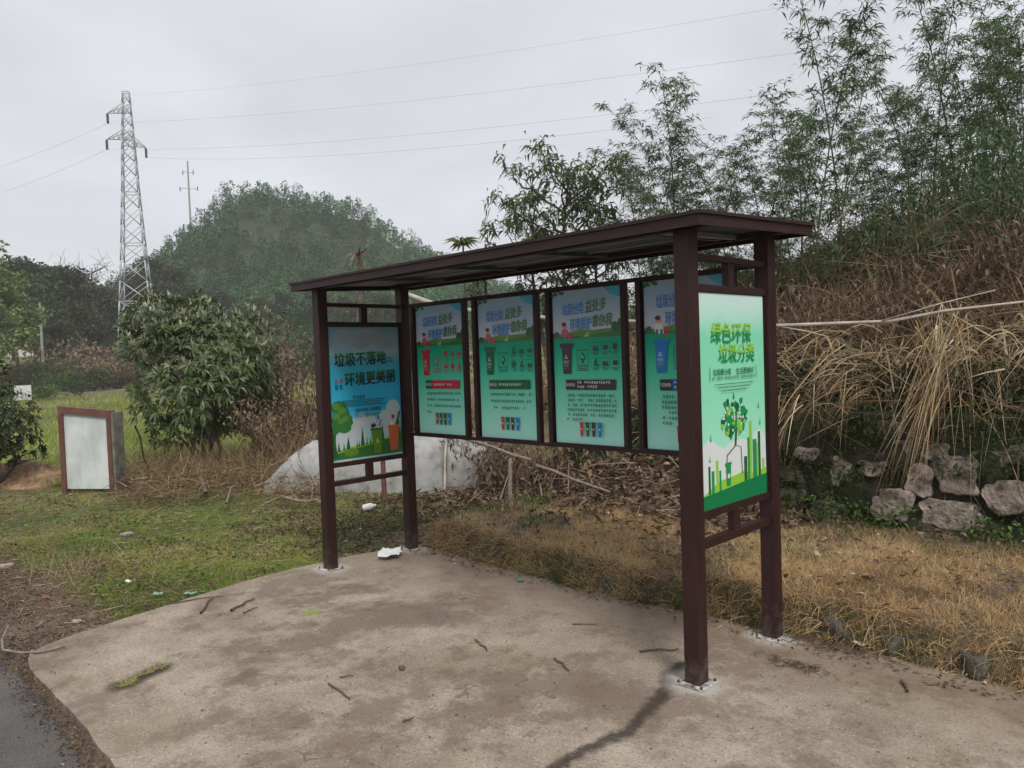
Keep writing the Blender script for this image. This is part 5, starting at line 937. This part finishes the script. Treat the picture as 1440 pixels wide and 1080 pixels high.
for a_, b_, s_, m_, lb in [(565, 941, .024, 'twig_brown', 'dark clod on the concrete in the middle foreground'), (180, 748, .065, 'rock_pale', 'pale flat stone lying in the turf'), (165, 743, .038, 'rock_pale', 'small pale stone beside the flat stone in the turf'), (225, 695, .05, 'rock_pale', 'pale stone at the back of the turf before the log'), (8, 792, .06, 'rock_pale', 'grey stone in the bare soil at the left edge'), (108, 866, .03, 'rock_pale', 'little pale stone on the soil beside the pad edge'), (1006, 858, .022, 'paper_white', 'white pebble at the foot of the verge behind the front right post')]:
    c = G(a_, b_, 0); zg = max(0.0 if c[0] > .2 else -9, gz(c)); bm = bmesh.new(); rock_bm(bm, (c[0], c[1], zg + s_ * .25), (s_, s_ * .7, s_ * .45), a_ * .37, rot=a_); tag(bm_obj('loose_stone' if m_ != 'twig_brown' else 'clod', bm, m_, smooth=True), lb, 'stone' if m_ != 'twig_brown' else 'clod')
def scrap(name, a_, b_, w_, h_, mat, lb, cat, lift=.03, n=9):
    c = G(a_, b_, 0); u_, v_ = np.meshgrid(np.linspace(-.5, .5, n), np.linspace(-.5, .5, n), indexing='ij'); sd = int(a_)
    x = u_ * w_ * (1 + .5 * (vnoise(v_ * 4, v_ * 0 + 1, sd) - .5)); y = v_ * h_ * (1 + .6 * (vnoise(u_ * 4, u_ * 0 + 2, sd + 1) - .5)); z = .006 + lift * fbm(u_ * 4 + 2, v_ * 4, sd) + lift * .6 * np.abs(u_)
    if c[0] < 0 or c[1] > 1: z = z + np.maximum(ground(c[0] + x, c[1] + y), verge_z(c[0] + x, c[1] + y) if c[1] > 1 and c[0] > -1 else -9) + .02
    V = np.stack([c[0] + x * .71 - y * .71, c[1] + x * .71 + y * .71, z], -1).reshape(-1, 3); i, j = np.meshgrid(np.arange(n - 1), np.arange(n - 1), indexing='ij'); a0 = (i * n + j).ravel(); return tag(np_obj(name, V, np.stack([a0, a0 + n, a0 + n + 1, a0 + 1], 1), mat, smooth=True), lb, cat)
scrap('paper_scrap', 549, 783, .17, .24, 'paper_white', 'crumpled white paper lying between the two left posts', 'paper', .05)
plain('green_plastic', (0.01, 0.30, 0.14), .4); plain('mint_plastic', (0.22, 0.38, 0.30), .4); plain('red_plastic', (0.28, 0.07, 0.08), .4)
scrap('plastic_scrap', 733, 818, .05, .035, 'green_plastic', 'bright green scrap on the concrete below the verge', 'scrap', .015)
scrap('plastic_scrap', 222, 833, .065, .035, 'mint_plastic', 'pale green plastic scrap at the turf edge, the left one of two', 'scrap', .02)
scrap('plastic_scrap', 268, 832, .075, .035, 'mint_plastic', 'pale green plastic scrap at the turf edge, nearer the shelter', 'scrap', .02)
scrap('plastic_scrap', 64, 838, .06, .05, 'red_plastic', 'small red scrap on the dark soil at the left', 'scrap', .02)
scrap('plastic_scrap', 183, 817, .06, .03, 'paper_white', 'white plastic scrap lying on the turf', 'scrap', .03)
scrap('paper_scrap', 1212, 912, .07, .05, 'litter_pale' if 'litter_pale' in MAT else 'pale_bamboo', 'pale dry leaf shaped scrap below the verge beside the back right post', 'scrap', .03)
c = G(519, 716, 0); zb = gz(c); bt = empty('bottle', (c[0], c[1], zb + .06)); bt.scale = (.7,) * 3; bt.rotation_euler = (rad(78), 0, rad(128)); tag(bt, 'small white plastic bottle lying in the dead leaves behind the left end board', 'bottle')
def lathe(name, prof, mat, parent, seg=14):
    V = [(r_ * math.cos(q * 2 * math.pi / seg), r_ * math.sin(q * 2 * math.pi / seg), z_) for r_, z_ in prof for q in range(seg)]; Q = [[i_ * seg + q, i_ * seg + (q + 1) % seg, (i_ + 1) * seg + (q + 1) % seg, (i_ + 1) * seg + q] for i_ in range(len(prof) - 1) for q in range(seg)]
    return np_obj(name, V, Q, mat, parent=parent, smooth=True)
lathe('bottle_body', [(0.001, -.09), (.05, -.09), (.055, -.08), (.055, .03), (.045, .06), (.02, .08), (.02, .10)], 'paper_white', bt); lathe('cap', [(.023, .085), (.023, .115), (.001, .115)], 'paper_white', bt)
# ------------------------------------------------------------------ far field, trees, wooded hill
def far_tree(kind, H, S_, n, mat, seed):
    r0 = np.random.default_rng(seed); root = empty(kind); b_ = Geo(); f_ = Geo(); s = np.linspace(0, 1, 6)
    st = np.stack([.03 * H * np.sin(s * 3 + seed), .02 * H * np.sin(s * 4), H * .85 * s], 1); b_.add(*tube(st, .018 * H * (1 - .8 * s) + .01, 6)); blobs = []
    for q in range(11):
        f = .3 + .65 * q / 10; az = q * 2.4 + r0.uniform(-.5, .5); B = np.array([np.interp(f, s, st[:, e_]) for e_ in range(3)]); ln = S_ * r0.uniform(.5, 1.05) * (1.2 - .7 * f); E_ = B + [math.cos(az) * ln, math.sin(az) * ln, ln * r0.uniform(.2, .9)]
        pb = np.linspace(0, 1, 5)[:, None] * (E_ - B) + B; pb[1:-1] += r0.normal(size=(3, 3)) * .05 * ln; b_.add(*tube(pb, np.linspace(.007 * H, .002 * H, 5), 4)); blobs.append((E_, .30 * S_ * r0.uniform(.7, 1.4))); blobs.append((pb[3], .24 * S_))
        if n == 0:
            for e2 in range(9):
                f2 = r0.uniform(.3, 1); Q0 = B + (E_ - B) * f2; b_.add(*tube(np.stack([Q0, Q0 + r0.normal(size=3) * .16 * S_ + [0, 0, .12 * S_], Q0 + r0.normal(size=3) * .22 * S_ + [0, 0, .32 * S_]]), [.0022 * H, .0016 * H, .001 * H], 4))
    blobs.append((st[-1], .3 * S_))
    if n:
        ci = r0.integers(0, len(blobs), n); C_ = np.array([b[0] for b in blobs])[ci]; R_ = np.array([b[1] for b in blobs])[ci]; d = nrm(r0.normal(size=(n, 3))); P_ = C_ + d * (R_ * r0.random(n) ** .45)[:, None] * [1.25, 1.25, .8]
        br = r0.uniform(-.18, .18, len(blobs))[ci]; sz = r0.uniform(.5, 1.0, n) * .085 * S_; f_.add(*leaves(P_, nrm(r0.normal(size=(n, 3))), sz * 1.3, sz, .2, .1, np.clip(r0.normal(.42, .22, n) + br, 0, 1)))
    b_.build('trunk', 'bark_dark', root, True)
    if n: f_.build('crown', mat, root)
    return root
def place(o, a, t, vtop, Hproto, label, cat, group=None, sx=1.0, base=None):
    P = on_ground(a, t); vh = 500 - (a - 720) * .0347; H = 1.6 + (vh - vtop) / F_PX * t - P[2]; s = H / Hproto; o.location = P; o.scale = (s * sx, s * sx, s); o.rotation_euler.z = random.uniform(0, 6.28); tag(o, label, cat, group); return o
dk = [far_tree('evergreen_tree', 10, 3.4, 5200, 'leaf_tree', 2), far_tree('evergreen_tree', 10, 3.0, 4600, 'leaf_tree', 5)]; bare = far_tree('bare_tree', 10, 2.6, 0, None, 9); brt = far_tree('spring_tree', 10, 3.6, 5600, 'leaf_bright', 12)
place(brt, -16, 62, 340, 10, 'bright yellow green spring tree at the left edge', 'tree', 'trees beyond the field', 1.0)
place(copy_tree(brt), -34, 58, 400, 10, 'lower yellow green tree in front of the bright spring tree', 'tree', 'trees beyond the field')
fst = [True, True]
for q, (a, t_, v) in enumerate([(48, 92, 352), (70, 98, 356), (92, 90, 366), (115, 100, 374), (140, 96, 392), (28, 84, 385), (62, 84, 405), (105, 86, 412), (160, 104, 405), (205, 108, 372), (228, 112, 352), (250, 110, 362), (130, 88, 430), (82, 82, 440), (-30, 95, 360), (280, 118, 395), (320, 122, 402), (365, 118, 410), (405, 120, 405), (445, 118, 400), (490, 120, 410), (540, 116, 405), (590, 118, 412), (18, 100, 372), (175, 96, 420), (300, 96, 440), (345, 100, 446)]):
    k_ = q % 2; o = dk[k_] if fst[k_] else copy_tree(dk[k_]); fst[k_] = False; place(o, a, t_, v, 10, 'dark evergreen tree in the belt of trees beyond the field at the left', 'tree', 'evergreen trees beyond the field', random.uniform(.9, 1.25))
fb = True
for a, t_, v, lb in [(112, 95, 352, 'bare grey tree rising above the dark tree belt, left of the tallest bare one'), (136, 95, 350, 'tall bare grey tree between the dark tree belt and the pylon'), (172, 100, 366, 'bare thin tree directly behind the foot of the pylon'), (97, 93, 360, 'bare tree leftmost above the dark tree belt')]:
    o = bare if fb else copy_tree(bare); fb = False; place(o, a, t_, v, 10, lb, 'tree', 'bare trees beyond the field')
def far_bush(S_, H, n, mat, seed):
    r0 = np.random.default_rng(seed); root = empty('field_bush'); f_ = Geo(); b_ = Geo(); C_ = r0.normal(size=(9, 3)) * [S_ * .45, S_ * .45, H * .12] + [0, 0, H * .5]; ci = r0.integers(0, 9, n); d = nrm(r0.normal(size=(n, 3))); P_ = C_[ci] + d * (r0.random(n) ** .4)[:, None] * [S_ * .45, S_ * .45, H * .42]; P_[:, 2] = np.abs(P_[:, 2])
    f_.add(*leaves(P_, nrm(r0.normal(size=(n, 3)) + [0, 0, .5]), r0.uniform(.12, .32, n), r0.uniform(.08, .16, n), .2, .1, np.clip(r0.normal(.45, .22, n) + .2 * (ci % 3 - 1), 0, 1)))
    for q in range(10): b_.add(*tube(wiggle((0, 0, -.1), C_[q % 9] + r0.normal(size=3) * .2, 4, .1), .04, 4))
    b_.build('stems', 'bark_dark', root); f_.build('foliage', mat, root); return root
fbs = [far_bush(2.6, 2.2, 1500, 'leaf_tree', 1), far_bush(2.4, 1.9, 1400, 'leaf_brown', 2), far_bush(2.2, 1.7, 1300, 'weed_green', 3)]; uf = set()
for q, (a, t_, k_, sc) in enumerate([(120, 74, 1, 1.5), (145, 70, 1, 1.4), (95, 72, 2, 1.2), (165, 66, 1, 1.3), (60, 74, 0, 1.3), (30, 70, 0, 1.2), (88, 64, 2, 1.0), (130, 60, 0, .9), (8, 66, 1, 1.2), (420, 70, 1, 1.4), (450, 60, 0, 1.6), (540, 60, 0, 1.8), (610, 55, 1, 1.8), (200, 70, 0, 1.6), (240, 72, 1, 1.6), (150, 80, 1, 2.4), (120, 84, 0, 2.2), (175, 84, 0, 2.2), (60, 46, 2, .55), (105, 50, 0, .5)]):
    o = fbs[k_] if k_ not in uf else copy_tree(fbs[k_]); uf.add(k_); o.location = on_ground(a, t_); o.scale = (sc,) * 3; o.rotation_euler.z = q; tag(o, ['dark green bush beyond the field in front of the trees', 'brown scrubby bush beyond the field near the pylon', 'fresh green bush at the edge of the far field'][k_], 'bush', 'bushes beyond the field')
# wood on the hill: one mass of tree crowns
n = 4300; la = rng.uniform(-80, 90, n); de = rng.uniform(-85, 30, n); hx, hy = -179.0, 96.0; tx = hx + la * .71 + de * -.705; ty = hy + la * .704 + de * .708
tz = ground(tx, ty); k_ = tz > 2.2; tx, ty, tz = tx[k_], ty[k_], tz[k_]; n = len(tx); per = 116; Ht = rng.uniform(3.0, 6.2, n) * (.7 + .7 * fbm(tx * .13, ty * .13, 41)); Wt = Ht * rng.uniform(.22, .34, n); tone = rng.normal(0, .27, n) + (fbm(tx * .05, ty * .05, 19) - .5) * .6
m_ = n * per; ti = np.repeat(np.arange(n), per); hh = rng.random(m_) ** .75; az = rng.uniform(0, 6.283, m_); rr = Wt[ti] * (1.08 - .95 * hh ** 1.5) * rng.random(m_) ** .45 * (1 + .4 * np.sin(hh * 17 + ti))
Pq = np.stack([tx[ti] + np.cos(az) * rr, ty[ti] + np.sin(az) * rr, tz[ti] + Ht[ti] * (.12 + .9 * hh)], 1); g = Geo(); sz = rng.uniform(.21, .38, m_)
g.add(*leaves(Pq, np.stack([np.cos(az), np.sin(az), rng.normal(size=m_) * .5 + .1], 1), sz * 1.5, sz * .9, .25, .2, np.clip(.42 + tone[ti] + rng.normal(0, .08, m_), 0, 1)))
tag(g.build('hill_forest', 'leaf_far'), 'wood of conifers covering the rounded hill behind the shelter', 'forest', kind='stuff')
# field grass far off
g = Geo(); n = 30000; pa = rng.uniform(-40, 480, n); tt_ = 11 + 40 * rng.random(n) ** 1.7; Pq = np.array([CAM + ray(a_, 520) * q for a_, q in zip(pa, tt_)]); Pq[:, 2] = ground(Pq[:, 0], Pq[:, 1]); sc = 1 + tt_ / 18
g.add(*ribbons(Pq, np.stack([rng.normal(size=n) * .5, rng.normal(size=n) * .5, np.ones(n)], 1), rng.uniform(.06, .22, n) * np.sqrt(sc), rng.uniform(.006, .012, n) * sc, rng.uniform(.1, .6, n), 2, np.clip(rng.normal(.45, .2, n) + (fbm(Pq[:, 0] * .3, Pq[:, 1] * .3, 51) - .5) * 1.0, 0, 1)))
tag(g.build('field_grass', 'turf'), 'rough green and brown grass of the field beyond the notice board', 'grass', kind='stuff')

# ------------------------------------------------------------------ pylon, poles, wires
def bar(g, a, b, r): g.add(*tube(np.array([a, b]), r, 4))
PT = 86.0; Pb = on_ground(197, PT); k_ = PT / F_PX; ztop = 1.6 + (518 - 133) * k_; HT = ztop - Pb[2]
py = empty('pylon', Pb); py.rotation_euler.z = rad(-28); tag(py, 'tall grey steel lattice pylon with three arms standing beyond the field', 'pylon')
def hw(z):                                    # half width of the square body at height z
    f = z / HT; return np.interp(f, [0, .2, .45, .66, .8, .9, 1.0], [2.05, 1.65, 1.15, .80, .62, .48, .33])
lv = [0, .07, .14, .21, .28, .35, .42, .48, .54, .60, .655, .71, .76, .80, .84, .88, .92, .96, 1.0]
legs = Geo(); brace = Geo(); cs = [(-1, -1), (1, -1), (1, 1), (-1, 1)]
for sx_, sy_ in cs:
    gl = Geo()
    for f0, f1 in zip(lv[:-1], lv[1:]): z0, z1 = f0 * HT, f1 * HT; bar(gl, (sx_ * hw(z0), sy_ * hw(z0), z0), (sx_ * hw(z1), sy_ * hw(z1), z1), .085 - .03 * f0)
    gl.build('leg', 'galv', py)
for q, (f0, f1) in enumerate(zip(lv[:-1], lv[1:])):
    z0, z1 = f0 * HT, f1 * HT; a_, b_ = hw(z0), hw(z1)
    for e_ in range(4):
        (x0, y0), (x1, y1) = cs[e_], cs[(e_ + 1) % 4]; bar(brace, (x0 * a_, y0 * a_, z0), (x1 * b_, y1 * b_, z1), .038); bar(brace, (x1 * a_, y1 * a_, z0), (x0 * b_, y0 * b_, z1), .038)
        if q in (3, 6, 9, 13, 17): bar(brace, (x0 * b_, y0 * b_, z1), (x1 * b_, y1 * b_, z1), .05)
brace.build('bracing', 'galv', py)
def to_local(W): return np.array(py.matrix_basis.inverted() @ Vector(W))
bpy.context.view_layer.update()
attach = []
for (a_, b_, zf) in [(166, 161, .925), (163, 197, .83), (217, 210, .80)]:
    tipw = Pb + RT * (a_ - 193) * k_; tipw[2] = 1.6 + (518 - b_) * k_; tip = to_local(tipw); zc = zf * HT; h_ = hw(zc); sgn = np.sign(tip[0]) if abs(tip[0]) > abs(tip[1]) else 0; ga = Geo()
    ys_ = [(tip[0] / abs(tip[0]) * h_, -h_), (tip[0] / abs(tip[0]) * h_, h_)]
    for (x0, y0) in ys_: bar(ga, (x0, y0, tip[2] + .1), tip, .05); bar(ga, (x0, y0, tip[2] + 1.2), tip, .045)
    for f in (.3, .6):
        for (x0, y0) in ys_: lo_ = np.array((x0, y0, tip[2] + .1)); hi_ = np.array((x0, y0, tip[2] + 1.2)); bar(ga, lo_ + (tip - lo_) * f, hi_ + (tip - hi_) * f, .03); bar(ga, lo_ + (tip - lo_) * f, hi_ + (tip - hi_) * max(0, f - .3), .03)
        bar(ga, np.array((*ys_[0], tip[2] + .1)) * (1 - f) + tip * f, np.array((*ys_[1], tip[2] + .1)) * (1 - f) + tip * f, .03)
    ga.build('crossarm', 'galv', py)
    for e_ in (-1, 1):
        gi = Geo(); c0 = tip + [e_ * .14, 0, -.12]
        zz = np.linspace(0, -.95, 15); gi.add(*tube(np.stack([c0[0] + zz * 0, c0[1] + zz * 0, c0[2] + zz], 1), np.where(np.arange(15) % 2 == 0, .14, .07), 8, cap=False)); gi.build('insulator', 'insulator', py, True)
    attach.append(np.array(py.matrix_basis @ Vector(tip + [0, 0, -1.1])))
def wire(p0, p1, sag, lb, r=.008):
    t_ = np.linspace(0, 1, 24)[:, None]; P = p0 + (p1 - p0) * t_; P[:, 2] -= (sag * 4 * t_ * (1 - t_))[:, 0]; g = Geo(); g.add(*tube(P, r, 4)); tag(g.build('power_line', 'galv'), lb, 'power line', 'power lines from the pylon')
wire(attach[0], AT(1150, 70, 42), .7, 'upper power line running right from the top arm of the pylon')
wire(attach[1], AT(1120, 128, 42), .9, 'middle power line running right from the lower left arm of the pylon')
wire(attach[2], AT(1000, 165, 42), .9, 'lowest power line running right from the right arm of the pylon')
wire(attach[0], AT(-60, 252, 120), .5, 'upper power line running left out of the picture', .013); wire(attach[1], AT(-60, 290, 120), .5, 'lower power line running left out of the picture', .013)
wire(AT(188, 134, PT), AT(1100, 10, 42), .6, 'faint earth wire from the very top of the pylon', .007)
def pole(name, a, t, vt, r, lb, arms):
    P = on_ground(a, t); vh = 500 - (a - 720) * .0347; H = 1.6 + (vh - vt) / F_PX * t - P[2]; root = empty(name, P); g = Geo(); g.add(*tube(np.array([[0, 0, -.3], [0, 0, H]]), [r, r * .7], 8)); g.build('shaft', 'concrete_grey', root, True)
    for z_, w_ in arms:
        g = Geo(); R_ = RT * w_; g.add(*tube(np.array([[-R_[0], -R_[1], H - z_ + .25], [R_[0], R_[1], H - z_ - .1]]), .07, 4)); g.build('crossarm', 'galv', root)
        for e_ in (-1, 1): g = Geo(); g.add(*tube(np.array([[e_ * R_[0], e_ * R_[1], H - z_ - .5], [e_ * R_[0], e_ * R_[1], H - z_ + .5]]), .11, 6)); g.build('insulator', 'insulator', root)
    return tag(root, lb, 'pole')
pole('utility_pole', 278, 178, 228, .26, 'thin concrete pole with crossarms on the wooded hill', [(2.6, 1.2), (6.3, 2.0)])
pole('utility_pole', 61, 74, 425, .15, 'short grey concrete pole standing in the field left of the pylon', [])
# small white board on the field, white house behind the trees
P = G(30, 566, 0.0); P = on_ground(30, 44); wb = empty('white_board', P); wb.rotation_euler.z = rad(40); boxes('board', [(-.5, .5, 0, .06, .1, .95)], 'plaster_white', wb, .01)
for e_ in (-.45, .39): boxes('board_leg', [(e_, e_ + .06, .065, .12, -.2, .9)], 'concrete_grey', wb, .005)
tag(wb, 'small plain white board standing in the far field at the left', 'board')
for a, t_, lb in [(38, 118, 'white house half hidden behind the tree belt at the left'), (84, 122, 'white house behind the trees near the short grey pole')]:
    P = on_ground(a, t_); hs_ = empty('house', P); hs_.rotation_euler.z = rad(40); tag(hs_, lb, 'house'); boxes('wall', [(-3.5, 3.5, 0, 6, -1.5, 5.2)], 'plaster_white', hs_, .02)
    bm = bmesh.new(); vs = [bm.verts.new(v) for v in ((-3.9, -.4, 5.21), (3.9, -.4, 5.21), (3.9, 6.4, 5.21), (-3.9, 6.4, 5.21), (-3.9, 3, 6.9), (3.9, 3, 6.9))]
    for f in ((0, 1, 5, 4), (2, 3, 4, 5), (0, 4, 3), (1, 2, 5), (0, 3, 2, 1)): bm.faces.new([vs[i_] for i_ in f])
    bm_obj('roof', bm, 'roof_tile', hs_)
    for wx in (-2.3, 0.1, 2.0):
        for wz in (1.0, 3.3): boxes('window', [(wx - .5, wx + .5, -.05, -.003, wz, wz + 1.2)], 'window_dark', hs_, .005)
# ------------------------------------------------------------------ damp air
m = bpy.data.materials.new('haze'); m.use_nodes = True; m.node_tree.nodes.clear(); MAT['haze'] = m
pv = N(m.node_tree, 'ShaderNodeVolumePrincipled', inp={'Density': 0.0007, 'Anisotropy': 0.0}); pv.inputs['Color'].default_value = (0.97, 0.985, 1.0, 1)
ov = N(m.node_tree, 'ShaderNodeOutputMaterial'); m.node_tree.links.new(pv.outputs[0], ov.inputs['Volume'])
bm = bmesh.new(); box_bm(bm, -540, 540, -540, 545, -1.6, 68); tag(bm_obj('haze', bm, 'haze'), kind='stuff')
